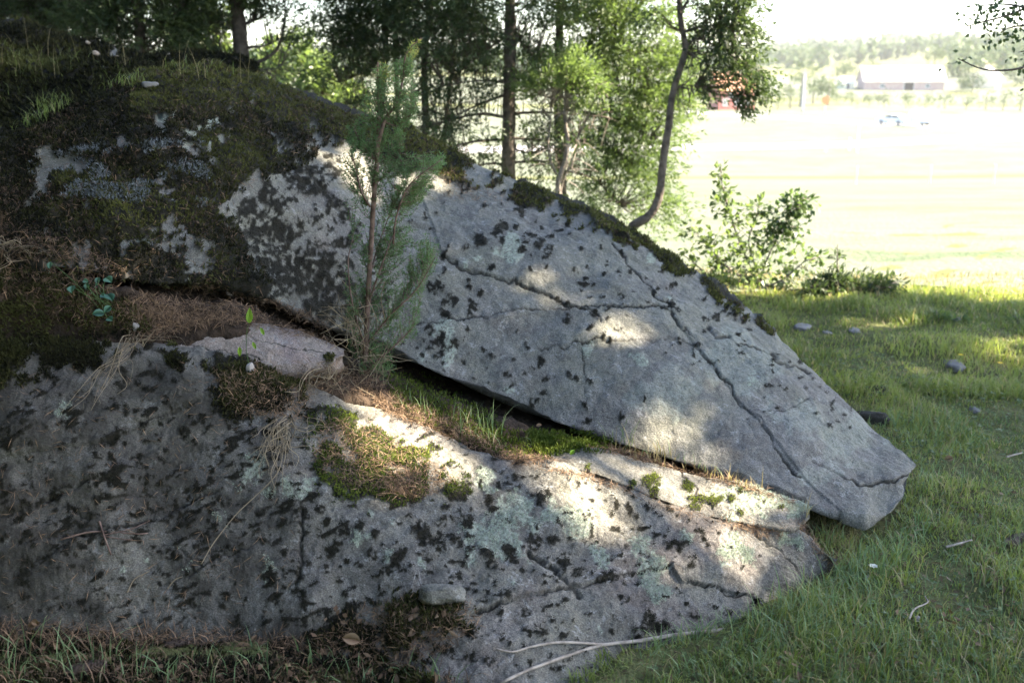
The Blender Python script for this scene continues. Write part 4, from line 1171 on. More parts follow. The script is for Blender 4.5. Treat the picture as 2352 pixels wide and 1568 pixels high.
# (centre x, y, radius x, y, twigs, lightness); the sunlit tips are painted palest
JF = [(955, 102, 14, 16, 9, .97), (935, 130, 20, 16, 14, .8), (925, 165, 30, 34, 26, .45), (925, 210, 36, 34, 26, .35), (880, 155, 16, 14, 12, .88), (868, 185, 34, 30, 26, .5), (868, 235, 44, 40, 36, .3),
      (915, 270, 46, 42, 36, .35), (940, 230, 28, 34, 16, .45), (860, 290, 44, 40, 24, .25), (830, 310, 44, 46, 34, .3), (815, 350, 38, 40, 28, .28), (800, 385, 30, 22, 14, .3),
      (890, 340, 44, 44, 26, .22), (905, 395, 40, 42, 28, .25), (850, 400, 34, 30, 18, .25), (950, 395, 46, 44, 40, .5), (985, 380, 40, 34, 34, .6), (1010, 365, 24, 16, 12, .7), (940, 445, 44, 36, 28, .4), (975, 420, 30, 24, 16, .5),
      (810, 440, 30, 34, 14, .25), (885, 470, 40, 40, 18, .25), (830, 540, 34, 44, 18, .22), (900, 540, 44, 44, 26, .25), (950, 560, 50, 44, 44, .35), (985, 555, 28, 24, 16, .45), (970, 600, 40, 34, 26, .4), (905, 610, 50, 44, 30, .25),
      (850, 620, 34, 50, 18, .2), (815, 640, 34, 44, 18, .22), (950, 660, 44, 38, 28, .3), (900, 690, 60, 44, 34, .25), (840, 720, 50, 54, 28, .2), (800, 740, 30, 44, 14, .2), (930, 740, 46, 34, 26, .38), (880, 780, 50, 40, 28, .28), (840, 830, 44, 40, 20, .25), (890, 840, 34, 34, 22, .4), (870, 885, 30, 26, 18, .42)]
twb = MB(); nV, nF, nT = [], [], []
need = MB()
for cx, cy, rx, ry, n, tone in JF:
    for _ in range(int(n * 1.02)):
        a, r = rng.uniform(0, 2 * PI), math.sqrt(rng.random())
        tip = at(cx + .9 * rx * r * math.cos(a), cy + ry * r * math.sin(a), JY + rng.normal(.04, .05))
        d = np.linalg.norm(allst - tip - np.array([0, 0, -.06]), axis=1)
        base = allst[np.argmin(d + .02 * rng.random(len(d)))]
        v = tip - base; L = np.linalg.norm(v)
        if L > .10: base = tip - v / L * .10; L = .10
        if L < .05: tip = base + unit(v + np.array([0, 0, .04])) * .06
        mid = (base + tip) / 2 + np.array([0, 0, -.012]) + rng.normal(0, .006, 3)
        C = catmull(np.array([base, mid, tip]), 6)
        twb.add(*tube(C, np.linspace(.0011, .0005, 6), 3), .5)
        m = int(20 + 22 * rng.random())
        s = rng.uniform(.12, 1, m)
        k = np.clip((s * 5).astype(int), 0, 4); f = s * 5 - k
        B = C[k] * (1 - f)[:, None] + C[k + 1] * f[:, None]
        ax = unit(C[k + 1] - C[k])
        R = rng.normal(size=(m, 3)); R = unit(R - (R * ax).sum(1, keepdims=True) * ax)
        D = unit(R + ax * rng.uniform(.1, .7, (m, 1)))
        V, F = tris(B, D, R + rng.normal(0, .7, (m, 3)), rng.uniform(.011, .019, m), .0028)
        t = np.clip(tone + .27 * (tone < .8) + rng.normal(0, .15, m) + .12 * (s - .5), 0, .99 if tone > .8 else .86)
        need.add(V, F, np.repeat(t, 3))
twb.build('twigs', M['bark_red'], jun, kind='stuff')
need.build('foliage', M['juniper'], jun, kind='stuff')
# dead inner twigs at the foot of the juniper
db = MB()
for _ in range(150):
    p = at(rng.normal(825, 26), rng.uniform(700, 890), JY + rng.normal(-.03, .04))
    a = unit(rng.normal(size=3) * [1, .6, 1] + [0, 0, .5]); L = rng.uniform(.05, .16)
    C = np.array([p, p + a * L * .5 + rng.normal(0, .012, 3), p + a * L + rng.normal(0, .02, 3)])
    db.add(*tube(C, [.0014, .0011, .0006], 3, 7), rng.random())
db.build('dead_twigs', M['root'], jun, kind='stuff')

# ------------------------------------------------------------------ hanging roots and dry stalks
def root_bundle(px, py, ends, n, label, spread=.02, tone=.5, rad=.0011):
    P0, N0, _ = surf(px, py)
    t = MB()
    for _ in range(n):
        ex, ey = ends[rng.integers(len(ends))]
        e = surf(ex + rng.normal(0, 16), ey + rng.normal(0, 22))
        P1 = e[0] + e[1] * rng.uniform(.004, .03)
        s = P0 + N0 * .012 + rng.normal(0, spread, 3) * [1, .3, .6]
        k = 5
        C = np.stack([s + (P1 - s) * f + np.array([0, -.03, .012]) * math.sin(PI * f) * rng.uniform(.4, 1.4) + rng.normal(0, .012, 3) * (0 < f) for f in np.linspace(0, 1, k)])
        r = rad * rng.uniform(.5, 1.5)
        t.add(*tube(C, np.linspace(r, r * .4, k), 4, 22), np.clip(tone + rng.normal(0, .25), 0, 1))
    return t.build('root_bundle', M['root'], None, True, loc=tuple(P0), label=label, cat='roots', group='dry roots hanging over the rock')
root_bundle(300, 790, [(200, 930), (240, 900), (180, 960), (290, 870), (260, 930), (330, 800), (400, 790)], 26, 'bundle of dry roots trailing down left of the pinkish ledge', .018)
root_bundle(650, 975, [(640, 1080), (650, 1130), (665, 1110), (620, 1050), (670, 1060), (600, 1020), (700, 1040), (740, 1000), (590, 1060)], 44, 'pale fibrous roots hanging below the juniper onto the slab', .016, .65, .0012)
root_bundle(20, 560, [(10, 620), (60, 600), (90, 590), (0, 650), (50, 570), (110, 610)], 26, 'tangle of dead stalks at the left edge below the moss', .03, .45, .0016)
root_bundle(740, 850, [(720, 890), (760, 900), (690, 880), (800, 910), (780, 870), (700, 930)], 26, 'brown rootlets spilling from the soil beside the juniper foot', .03, .35, .0013)

def stick(name, pts, r0, r1, mat, label, cat='stick', lift=.006, n=30, extra=(), group=None, direct=False):
    P = []
    for a, b, *h in pts:
        p, N, _ = surf(a, b)
        P.append(p + N * lift + np.array([0, 0, h[0] if h else 0]))
    P = np.array(P)
    base = P[0]
    if not extra:
        return MB().add(*tube(P, np.linspace(r0, r1, len(P)), 6, n, .12)).build(name, mat, None, True, loc=tuple(base), label=label, cat=cat, group=group)
    t = thing(name, base, label, cat, group)
    MB().add(*tube(P, np.linspace(r0, r1, len(P)), 6, n, .12)).build('main_stem', mat, t, True)
    for e, a0, a1 in extra:
        Q = np.array([surf(a, b)[0] + surf(a, b)[1] * lift + np.array([0, 0, h[0] if h else 0]) for a, b, *h in e])
        MB().add(*tube(Q, np.linspace(a0, a1, len(Q)), 6, n, .12)).build('side_twig', mat, t, True)
    return t
stick('forked_stick', [(1690, 1438), (1640, 1450), (1567, 1459), (1467, 1468), (1384, 1483), (1317, 1503), (1217, 1536), (1150, 1572)], .0065, .0036, M['deadwood'],
      'long bare forked stick lying on the front of the low slab', extra=[([(1384, 1483), (1330, 1478), (1267, 1479), (1214, 1491), (1177, 1499), (1137, 1494, .004)], .0042, .0022)])
stick('twig', [(2085, 1443), (2098, 1420), (2128, 1404), (2122, 1390)], .003, .0018, M['deadwood'], 'short pale crooked twig in the grass at lower right', lift=.03)
stick('twig', [(2170, 1275), (2200, 1268), (2230, 1258)], .0045, .0025, M['deadwood'], 'grey broken twig lying in the grass right of the boulder', lift=.03)
stick('twig', [(2310, 1064), (2345, 1056)], .004, .003, M['deadwood'], 'pale stub of wood in the grass at the right edge', lift=.03)
stick('twig', [(470, 1300), (490, 1250), (540, 1185), (580, 1150), (620, 1110), (640, 1080), (655, 1020)], .0014, .0012, M['root'], 'long thin yellowish stalk curving across the dark slab', lift=.012)
stick('twig', [(230, 1198), (240, 1235), (258, 1275)], .003, .002, M['bark_red'], 'short reddish twig standing on the slab at lower left', lift=.006)
stick('twig', [(140, 1236), (215, 1222), (320, 1226), (340, 1227)], .0026, .0014, M['bark_red'], 'dark brown twig lying along a crack of the dark slab', extra=[([(240, 1230), (300, 1212), (345, 1198)], .0016, .0009), ([(235, 1228), (280, 1238), (305, 1242)], .0015, .0009)])
stick('twig', [(288, 1360), (310, 1330), (345, 1312)], .0018, .001, M['root'], 'thin bent stalk lying low on the dark slab')
stick('twig', [(386, 1352), (400, 1335), (420, 1320)], .0018, .001, M['root'], 'short straight stalk near the white lichen star on the slab')
stick('dead_branch', [(225, 140), (300, 112), (340, 98), (440, 70, .1)], .012, .005, M['deadwood'], 'bleached dead branch lying over the top of the bank', lift=.05, extra=[([(190, 112), (250, 108), (300, 112)], .008, .004), ([(300, 115), (340, 125), (390, 140)], .006, .003), ([(310, 112), (290, 130), (270, 150)], .005, .003)])

# ------------------------------------------------------------------ leaves, cones, pebbles
def leaf_piece(name, P, D, N, L, W, mat, parent=None, fold=.18, tone=.5, **kw):
    D = unit(D); S = unit(np.cross(D, N)); U = np.cross(S, D)
    prof = [(0, 0), (.12, .30), (.35, .5), (.6, .46), (.82, .26), (1, 0)]
    mid = [P + D * L * a - U * fold * 0 + U * L * .12 * math.sin(PI * a) for a, _ in prof]
    V = list(mid)
    lf = [mid[i] + S * W * prof[i][1] + U * W * fold for i in range(1, 5)]
    rt = [mid[i] - S * W * prof[i][1] + U * W * fold for i in range(1, 5)]
    V += lf + rt
    T, Q = [], []
    for side in (6, 10):
        T.append((0, side, 1)); T.append((4, side + 3, 5))
        for i in range(3): Q.append((1 + i, side + i, side + i + 1, 2 + i))
    return mk(name, np.array(V), [np.array(Q), np.array(T)], mat, parent, True, {'tone': np.full(14, tone)}, **kw)

for px, py, L, az, lab, tone in [(68, 1442, .035, .6, 'reddish brown dead leaf at the lower left foot of the slab', .2), (90, 1440, .025, 2.2, 'small dead leaf beside the larger one at lower left', .4),
                                 (540, 1495, .045, .2, 'tan dead leaf lying in the litter below the slab', .8), (582, 1474, .025, 1.2, 'orange dead leaf tucked under the foot of the slab', .3),
                                 (835, 1475, .05, 2.8, 'straw coloured curled leaf at the bottom centre', 1.0), (2168, 1062, .04, .4, 'orange brown leaf in the grass right of the snout', .5),
                                 (1310, 1048, .022, 1.2, 'green leaf fallen on the sunlit wedge', .0), (1228, 985, .02, .5, 'pale tan leaf under the edge of the boulder', 1.0)]:
    P, N, _ = surf(px, py)
    leaf_piece('fallen_leaf', P + N * .012, np.array([math.cos(az), .4 * math.sin(az), .35 * math.sin(az)]), unit(np.array([0, -.7, .7])), L, L * .62, M['leaf_young'] if tone == 0 else M['dead_leaf'],
               None, .2, tone, loc=tuple(P), label=lab, cat='leaf')

def cone(px, py, L, az, label):
    P, N, _ = surf(px, py)
    t = thing('spruce_cone', P, label, 'cone')
    d = np.array([math.cos(az), math.sin(az), .08]); d = unit(d); up = np.array([0, 0, 1.]); s = unit(np.cross(d, up)); u = np.cross(s, d)
    c0 = P + np.array([0, 0, L * .2])
    core = np.array([c0 - d * L * .5, c0 - d * L * .2, c0 + d * L * .2, c0 + d * L * .5])
    MB().add(*tube(core, np.array([.09, .15, .14, .04]) * L, 8, 12), .2).build('core', M['cone'], t, True)
    sc = MB()
    rows = 13
    for i in range(rows):
        f = i / (rows - 1); r = L * .16 * math.sin(PI * (.15 + .78 * f)) + .002
        for j in range(8):
            a = 2 * PI * (j + .5 * (i % 2)) / 8
            o = s * math.cos(a) + u * math.sin(a)
            b = c0 + d * L * (f - .5) + o * r * .8
            V, F = leaves(b[None], unit(o * .75 + d * .8)[None], (np.cross(o, d) * 0 + d - o * .5)[None], L * .17, L * .15)
            sc.add(V, F, rng.random())
    sc.build('cone_scales', M['cone'], t, kind='stuff')
    return t
M['cone'] = leaf_mat('cone_scale', (0.08, 0.055, 0.045), (0.24, 0.18, 0.145), .0, .7, .2)
cone(196, 1548, .085, .25, 'spruce cone in the dark grass at the bottom left corner')
cone(406, 1484, .055, .2, 'small spruce cone at the foot of the dark slab')
cone(2328, 1252, .085, .5, 'spruce cone in the grass at the right edge')

M['stone'] = plain_mat('field_stone', (0.13, 0.125, 0.125), (0.20, 0.19, 0.175), 25, .85, .2, .006, 80)
PEB = [(528, 672, .026, .024, 'pale triangular pebble on the needles under the overhang', 1, .2), (573, 850, .026, .03, 'rounded grey pebble stuck in the soil above the roots', 2, 1.2),
       (311, 752, .02, .026, 'small pale stone below the round leafed plant', 3, .4), (345, 198, .06, .025, 'pale flat stone on the crest of the mossy bank', 4, .3),
       (1992, 1332, .022, .02, 'tiny white stone in the grass near the slab', 7, .5), (2106, 1424, .018, .016, 'white crumb of stone beside the pale crooked twig', 8, .2)]
M['pebble'] = plain_mat('pebble', (0.22, 0.205, 0.195), (0.30, 0.275, 0.25), 40, .8, .3, .003, 120)
for px, py, w, h, lab, sd, rot in PEB:
    stone('pebble', px, py, w, h, w * .7, M['stone'] if py < 300 else M['pebble'], lab, .2, 0, None, rot, sd)
stone('flat_stone', 1012, 1382, .115, .05, .085, M['rock'], 'flat angular grey stone set in the litter before the low slab', .05, 0, None, .3, 12, tilt=-.45)
stone('stone', 1998, 965, .16, .07, .09, M['rock_low'], 'mossy lump of stone behind the snout of the boulder', .4, .9, None, -.3, 13)
for px, py, w, h, lab, sd in [(1842, 752, .14, .03, 'pale rock hump showing through the lit grass below the shrub', 21), (1962, 759, .10, .022, 'low whitish rock in the grass below the small spruce', 22),
                              (1900, 764, .09, .025, 'flat sliver of rock between two others in the lit grass', 25), (2192, 840, .15, .045, 'lilac grey stone alone in the shaded grass', 23), (2238, 942, .06, .03, 'small pale stone in the grass right of the boulder', 24),
                              (2018, 900, .1, .05, 'small mossy stone sunk in the lawn beside the boulder', 27)]:
    stone('stone', px, py, w, h, w * .6, M['rock_low'] if sd == 27 else M['stone'], lab, .5, .35 if sd in (21, 22, 25) else .0 if sd != 27 else .7, None, .2 * sd, sd)

# yellow flowers in the lawn
M['petal_yellow'] = plain_mat('petal_yellow', (0.75, 0.5, 0.03), None, rough=.6)
M['petal_white'] = plain_mat('petal_white', (0.7, 0.68, 0.6), None, rough=.6)
M['stalk'] = plain_mat('stalk', (0.06, 0.11, 0.03), None, rough=.6)
def flower(px, py, r, h, mat, label):
    P, N, _ = surf(px, py)
    t = thing('flower', P, label, 'flower')
    top = P + np.array([.008, -.01, h])
    MB().add(*tube(np.array([P, P + np.array([.004, 0, h * .5]), top]), .0013, 4, 8)).build('stalk', M['stalk'], t, True)
    for i in range(7):
        a = 2 * PI * i / 7
        leaf_piece('petal', top, np.array([math.cos(a), math.sin(a), .35]), np.array([0, 0, 1.]), r, r * .7, mat, t, .1)
flower(2198, 842, .016, .06, M['petal_yellow'], 'yellow flower in the lawn beside the lilac grey stone'); bpy.data.objects['flower'].location.x += 0
flower(2288, 862, .016, .06, M['petal_yellow'], 'yellow flower in the lawn near the right edge')
flower(1993, 1333, .016, .05, M['petal_white'], 'small white flower head in the grass off the slab corner')

# plant with round bluish leaves at the left
t = thing('leafy_plant', surf(235, 690)[0], 'low plant with small round bluish leaves under the bank', 'plant')
RL = z4([(400,235,26),(360,298,24),(540,335,24),(600,350,30),(680,330,34),(765,340,40),(820,395,28),(700,370,26),(640,385,28),(660,430,46),(790,452,44),(735,455,24),(530,410,34),(800,400,26),(430,535,38),(540,525,34),(815,525,30),(765,568,40),(690,590,26),(770,620,30),(725,350,26),(690,400,24),(750,395,26),(620,370,22)])
pb = surf(240, 705)[0]
for i, (cx, cy, r) in enumerate(RL):
    P, N, _ = surf(cx, cy)
    P = P + np.array([0, -.035 - .02 * rng.random(), .01])
    L = r / FPX * 3.1 * 2.0
    D = unit(np.array([rng.normal(0, .6), -.5, -.35 + rng.normal(0, .35)]))
    leaf_piece('leaf', P, D, unit(np.array([rng.normal(0, .3), -.6, .8])), L, L * .85, M['leaf_blue'], t, .08, rng.random())
    mkt('stalk', np.array([pb + rng.normal(0, .012, 3), (P + pb) / 2 + np.array([0, -.02, .01]), P]), .0009, M['stalk'], t, 8, 4)
# stalk with four young green leaves
p0 = surf(572, 846)[0]
t = thing('seedling', p0, 'thin seedling with four bright green leaves before the pinkish ledge', 'plant')
q4 = [at(560, 826, 2.98), at(563, 780, 2.96), at(568, 752, 2.95)]
mkt('stalk', np.array([p0, at(566, 800, 2.97), q4[2]]), .0008, M['stalk'], t, 14, 4)
for (bx, by, tx, ty) in [(572, 742, 573, 706), (598, 752, 607, 770), (580, 785, 588, 802), (550, 796, 550, 818)]:
    a, b = at(bx, by, 2.95), at(tx, ty, 2.95)
    leaf_piece('leaf', a, b - a, np.array([.35, -1, .2]), np.linalg.norm(b - a), np.linalg.norm(b - a) * .42, M['leaf_young'], t, .12, rng.random())
    mkt('stalk', np.array([q4[1], (q4[1] + a) / 2 + np.array([0, 0, .004]), a]), .0005, M['stalk'], t, 6, 3)

# ------------------------------------------------------------------ trees behind the rock
def sprays(cx, cy, rx, ry, Y, n, style, tone, trunk, droop, dz=1.0, src=None):
    """needle sprays filling an ellipsoid of the crown; returns leaf quads and the twig lines that carry them"""
    C = at(cx, cy, Y); sx = rx * Y / FPX; sz = ry * Y / FPX
    r = rng.random(n) ** .45
    d = unit(rng.normal(size=(n, 3)))
    P = C + d * r[:, None] * np.array([sx, min(sx, .7) * dz, sz])
    k = np.argmin(np.linalg.norm(trunk[None] - (P[:, None] + np.array([0, 0, -.15])), axis=2), axis=1)
    out = unit((P - trunk[k]) * np.array([1, 1, .35]) + 1e-4)
    return P, out, trunk[k]

def needle_leaves(P, out, style, tone, droop, mbx):
    n = len(P)
    if style == 'spruce':
        m, ax, L, W = 19, .34, (.03, .055), .0095
    elif style == 'juniper':
        m, ax, L, W = 17, .20, (.025, .045), .0105
    else:
        m, ax, L, W = 5, .12, (.04, .07), .042
    D0 = unit(out + np.array([0, 0, -1]) * droop + rng.normal(0, .35, (n, 3)))
    s = rng.random((n, m))
    B = P[:, None] + D0[:, None] * (s * ax)[..., None] + rng.normal(0, .012, (n, m, 3))
    R = rng.normal(size=(n, m, 3))
    D = unit(D0[:, None] * rng.uniform(.5, 1.3, (n, m, 1)) + unit(R) * .75)
    fn = leaves if style == 'leaf' else tris
    V, F = fn(B.reshape(-1, 3), D.reshape(-1, 3), rng.normal(size=(n * m, 3)), rng.uniform(*L, n * m), W * rng.uniform(.7, 1.4, n * m) * (1 if style == 'leaf' else 1.25))
    t = np.clip(tone + np.repeat(rng.normal(0, .15, n), m) + rng.normal(0, .12, n * m), 0, .88)
    mbx.add(V, F, np.repeat(t, F.shape[1]))
    return D0

TREES = []
def tree(name, label, cat, Y, trunk, r0, r1, limbs=(), blobs=(), style='spruce', droop=.4, mat='needle', bark='bark', above=None, group=None, trunks=(), limb_r=.014):
    pts = np.array([at(a, b, Y + (c[0] if c else 0)) for a, b, *c in trunk])
    pts[0, 2] = min(pts[0, 2], terr(pts[0, 0], pts[0, 1]) - .05) if pts[0, 2] < terr(pts[0, 0], pts[0, 1]) + .6 else pts[0, 2]
    foot = pts[0].copy(); foot[2] = terr(foot[0], foot[1]) - .05
    if pts[0, 2] > foot[2] + .05: pts = np.concatenate([foot[None], pts])
    t = thing(name, foot, label, cat, group)
    MB().add(*tube(pts, np.linspace(r0, r1, len(pts)), 10, 60, .10)).build('trunk', M[bark], t, True)
    sk = [catmull(pts, 80)]
    for tr, a0, a1 in trunks:
        q = np.array([at(a, b, Y + (c[0] if c else 0)) for a, b, *c in tr])
        MB().add(*tube(q, np.linspace(a0, a1, len(q)), 8, 40, .10)).build('side_trunk', M[bark], t, True)
        sk.append(catmull(q, 50))
    for lb in limbs:
        rr = limb_r
        if isinstance(lb, tuple): lb, rr = lb
        q = np.array([at(a, b, Y + (c[0] if c else 0)) for a, b, *c in lb])
        MB().add(*tube(q, np.linspace(rr, rr * .3, len(q)), 5, 24, .1)).build('branch', M[bark], t, True)
        sk.append(catmull(q, 24)); 
        # bare side twigs
    S = np.concatenate(sk)
    cm, tw = MB(), MB()
    allb = list(blobs)
    for bl in allb:
        cx, cy, rx, ry, n, tone = bl[:6]
        yo = bl[6] if len(bl) > 6 else 0
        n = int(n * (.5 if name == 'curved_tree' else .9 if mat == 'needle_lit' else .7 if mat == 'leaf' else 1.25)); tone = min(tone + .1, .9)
        P, out, o = sprays(cx, cy, rx, ry, Y + yo, n, style, tone, S, droop)
        needle_leaves(P, out, style, tone, droop, cm)
        for i in range(0, n, 3):
            L = np.linalg.norm(P[i] - o[i])
            a = o[i] if L < .5 else P[i] + (o[i] - P[i]) * .5 / L
            tw.add(*tube(np.array([a, (a + P[i]) / 2 + [0, 0, -.02], P[i]]), [.006, .004, .002], 3), .5)
    for lb in limbs:
        if isinstance(lb, tuple): lb = lb[0]
        q = np.array([at(a, b, Y + (c[0] if c else 0)) for a, b, *c in lb]); q = catmull(q, 14)
        for i in range(2, 14):
            for _ in range(2):
                d = unit(rng.normal(size=3) + unit(q[-1] - q[0]) * .6 + [0, 0, -.3]); L = rng.uniform(.06, .25)
                tw.add(*tube(np.array([q[i], q[i] + d * L * .6, q[i] + d * L + [0, 0, -.02]]), [.004, .003, .0015], 3), .5)
    if tw.n: tw.build('twigs', M[bark], t, kind='stuff')
    if cm.n: cm.build('crown', M[mat], t, kind='stuff')
    return t

TREES_GRP = None
# big central spruce trunk with dead lower branches
tree('spruce_tree', 'tall spruce with a straight bare trunk and dead lower branches behind the boulder', 'tree', 8.0,
     [(1168, 425), (1168, 330), (1170, 200), (1172, 60), (1170, -100), (1168, -400), (1168, -900)], .058, .03,
     [([(1170, 270), (1100, 262), (1020, 280), (960, 300)], .016), ([(1172, 262), (1240, 258), (1300, 262), (1400, 270)], .014), ([(1168, 378), (1120, 376), (1080, 392)], .013), ([(1172, 374), (1240, 370), (1300, 380)], .012),
      ([(1170, 320), (1090, 325), (1010, 345), (960, 350)], .014), ([(1172, 318), (1260, 322), (1350, 330)], .012), ([(1170, 215), (1100, 240), (1000, 290)], .014), ([(1172, 150), (1230, 210), (1300, 240)], .014),
      ([(1170, 190), (1110, 185), (1020, 195)], .012), ([(1172, 60), (1215, 120), (1290, 170), (1340, 190)], .018), ([(1170, 80), (1110, 120), (1040, 180)], .014), ([(1170, 340), (1230, 350), (1330, 300)], .01)],
     [(1090, 120, 70, 60, 60, .2), (1210, 90, 60, 60, 70, .2), (1100, 30, 90, 50, 110, .25), (1240, 20, 60, 50, 80, .3), (1040, 290, 70, 26, 45, .12), (1120, 210, 60, 24, 30, .12), (1080, 350, 80, 26, 45, .15), (1250, 300, 70, 26, 40, .15), (1000, 100, 60, 60, 50, .15), (1230, 160, 60, 50, 50, .2), (1010, 300, 50, 24, 30, .15), (1320, 250, 60, 24, 36, .15), (1300, 330, 60, 24, 30, .2),
      (1260, 370, 70, 24, 36, .2), (1010, 200, 50, 40, 40, .15), (1150, -100, 160, 80, 260, .3), (1160, -300, 170, 140, 300, .35), (1165, -550, 150, 140, 220, .35), (1168, -800, 110, 130, 120, .35)], droop=.5)
# spruce to the right of it, full to the ground, its sunlit right side painted lighter
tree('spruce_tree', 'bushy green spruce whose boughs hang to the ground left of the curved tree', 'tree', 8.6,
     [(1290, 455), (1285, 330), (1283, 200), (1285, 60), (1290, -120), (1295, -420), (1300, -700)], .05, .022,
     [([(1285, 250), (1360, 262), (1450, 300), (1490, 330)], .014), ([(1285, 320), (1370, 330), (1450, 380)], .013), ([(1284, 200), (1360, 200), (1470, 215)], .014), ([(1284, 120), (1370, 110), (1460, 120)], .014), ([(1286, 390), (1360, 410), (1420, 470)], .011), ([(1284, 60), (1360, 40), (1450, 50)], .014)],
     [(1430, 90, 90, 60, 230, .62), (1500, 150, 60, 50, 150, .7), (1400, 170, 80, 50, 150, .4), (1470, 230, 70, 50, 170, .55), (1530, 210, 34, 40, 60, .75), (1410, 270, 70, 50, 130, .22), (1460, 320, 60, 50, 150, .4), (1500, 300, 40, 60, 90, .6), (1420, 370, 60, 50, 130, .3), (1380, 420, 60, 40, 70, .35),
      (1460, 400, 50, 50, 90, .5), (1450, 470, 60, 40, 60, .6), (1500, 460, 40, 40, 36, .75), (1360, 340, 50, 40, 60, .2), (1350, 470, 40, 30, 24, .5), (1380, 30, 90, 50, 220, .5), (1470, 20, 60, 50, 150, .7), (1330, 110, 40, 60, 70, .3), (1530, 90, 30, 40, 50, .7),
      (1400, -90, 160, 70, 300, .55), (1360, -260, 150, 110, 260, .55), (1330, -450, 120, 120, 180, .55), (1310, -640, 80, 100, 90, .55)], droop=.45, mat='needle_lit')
# the sapling, its crown painted pale as sunlit
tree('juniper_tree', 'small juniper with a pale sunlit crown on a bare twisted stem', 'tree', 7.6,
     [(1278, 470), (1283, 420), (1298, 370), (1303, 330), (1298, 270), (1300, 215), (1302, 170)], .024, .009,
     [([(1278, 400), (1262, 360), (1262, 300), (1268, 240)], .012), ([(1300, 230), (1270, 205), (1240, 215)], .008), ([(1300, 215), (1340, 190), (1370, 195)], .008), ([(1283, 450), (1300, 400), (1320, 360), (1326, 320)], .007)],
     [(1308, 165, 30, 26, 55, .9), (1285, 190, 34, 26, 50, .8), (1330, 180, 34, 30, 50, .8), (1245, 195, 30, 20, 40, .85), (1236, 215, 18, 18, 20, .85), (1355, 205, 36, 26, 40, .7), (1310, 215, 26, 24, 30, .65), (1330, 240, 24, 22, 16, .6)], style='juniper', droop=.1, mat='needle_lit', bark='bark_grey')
# the curved tree
tree('curved_tree', 'thin tree with a swept curved trunk rising at the right end of the ridge', 'tree', 6.9,
     [(1432, 552), (1450, 523), (1478, 505), (1500, 485), (1513, 455), (1518, 420), (1526, 350), (1536, 290), (1541, 240), (1553, 185), (1571, 130), (1575, 105), (1565, 60), (1560, 10), (1562, -60), (1570, -200), (1575, -420)], .034, .014,
     [([(1573, 112), (1590, 128), (1602, 118)], .012), ([(1562, 30), (1590, -10), (1620, -30)], .012), ([(1575, 110), (1600, 90), (1640, 105), (1680, 120)], .010), ([(1568, 75), (1620, 60), (1680, 70)], .012), ([(1545, 225), (1560, 200), (1600, 195)], .005)],
     [(1670, 20, 50, 40, 130, .3), (1690, 60, 40, 40, 110, .35), (1650, 70, 34, 40, 70, .25), (1695, 110, 34, 36, 100, .35), (1665, 130, 40, 34, 60, .25), (1700, 150, 32, 22, 44, .25), (1640, 148, 26, 18, 20, .2), (1610, 170, 24, 22, 34, .3), (1600, 190, 16, 20, 18, .3), (1745, 170, 22, 18, 40, .3), (1720, 185, 26, 20, 34, .25),
      (1692, 195, 16, 26, 30, .15), (1680, 225, 12, 22, 24, .15), (1655, 185, 12, 16, 8, .2), (1620, 30, 40, 40, 40, .3), (1510, 40, 26, 24, 26, .35), (1640, 100, 26, 22, 24, .25), (1680, -40, 80, 50, 160, .35), (1600, -150, 140, 90, 240, .4), (1580, -330, 130, 120, 200, .4)], style='juniper', droop=.95, bark='bark')
# thin spruces between the juniper and the central trunk
tree('spruce_tree', 'slim dark spruce with pale upper bark just right of the young juniper', 'tree', 8.4,
     [(965, 345), (978, 300), (975, 200), (976, 120), (985, 40), (990, -60), (990, -400), (990, -650)], .036, .018,
     [([(976, 200), (930, 220), (880, 240)], .012), ([(976, 250), (1030, 270), (1060, 290)], .010), ([(978, 120), (1030, 160), (1060, 220)], .010), ([(978, 90), (920, 110), (860, 150)], .012), ([(976, 290), (920, 300), (890, 320)], .008)],
     [(930, 60, 70, 50, 90, .12), (1030, 60, 60, 50, 70, .15), (890, 110, 60, 50, 60, .1), (980, 30, 80, 40, 110, .15), (1040, 130, 50, 40, 40, .1), (1030, 220, 40, 40, 30, .12), (950, -80, 130, 70, 220, .25), (980, -280, 130, 120, 220, .3), (990, -500, 90, 110, 110, .3)], droop=.5)
tree('spruce_tree', 'very thin leaning dark stem behind the slim spruce', 'tree', 8.9,
     [(1018, 350), (1022, 300), (1030, 230), (1042, 120), (1045, 30), (1050, -100), (1050, -380)], .022, .012,
     [([(1024, 270), (1060, 240), (1100, 230)], .008), ([(1035, 180), (1080, 120), (1110, 90)], .008), ([(1022, 300), (990, 280), (960, 275)], .006)],
     [(1070, 100, 44, 50, 40, .12), (1020, 100, 40, 50, 36, .12), (1060, 20, 60, 40, 60, .15), (1050, -120, 90, 80, 120, .25)], droop=.5)
tree('spruce_tree', 'dark double stemmed spruce directly behind the tip of the young juniper', 'tree', 8.7,
     [(868, 330), (878, 220), (886, 100), (884, 0), (880, -120), (880, -500)], .034, .018,
     [([(882, 150), (830, 170), (780, 190)], .012), ([(884, 90), (830, 100), (770, 110)], .012), ([(880, 200), (840, 230), (800, 240)], .008), ([(886, 60), (940, 90), (960, 140)], .010)],
     [(820, 60, 60, 50, 120, .12), (860, 20, 60, 40, 100, .12), (790, 110, 50, 40, 80, .12), (840, 130, 50, 40, 60, .1), (910, 40, 50, 50, 80, .1), (800, 170, 50, 36, 46, .15), (770, 40, 34, 40, 40, .2), (820, 230, 40, 26, 26, .15), (860, -80, 120, 70, 200, .25), (880, -280, 110, 110, 180, .3)],
     trunks=[([(915, 330), (912, 220), (908, 100), (905, -20), (900, -160)], .022, .014)], droop=.5)
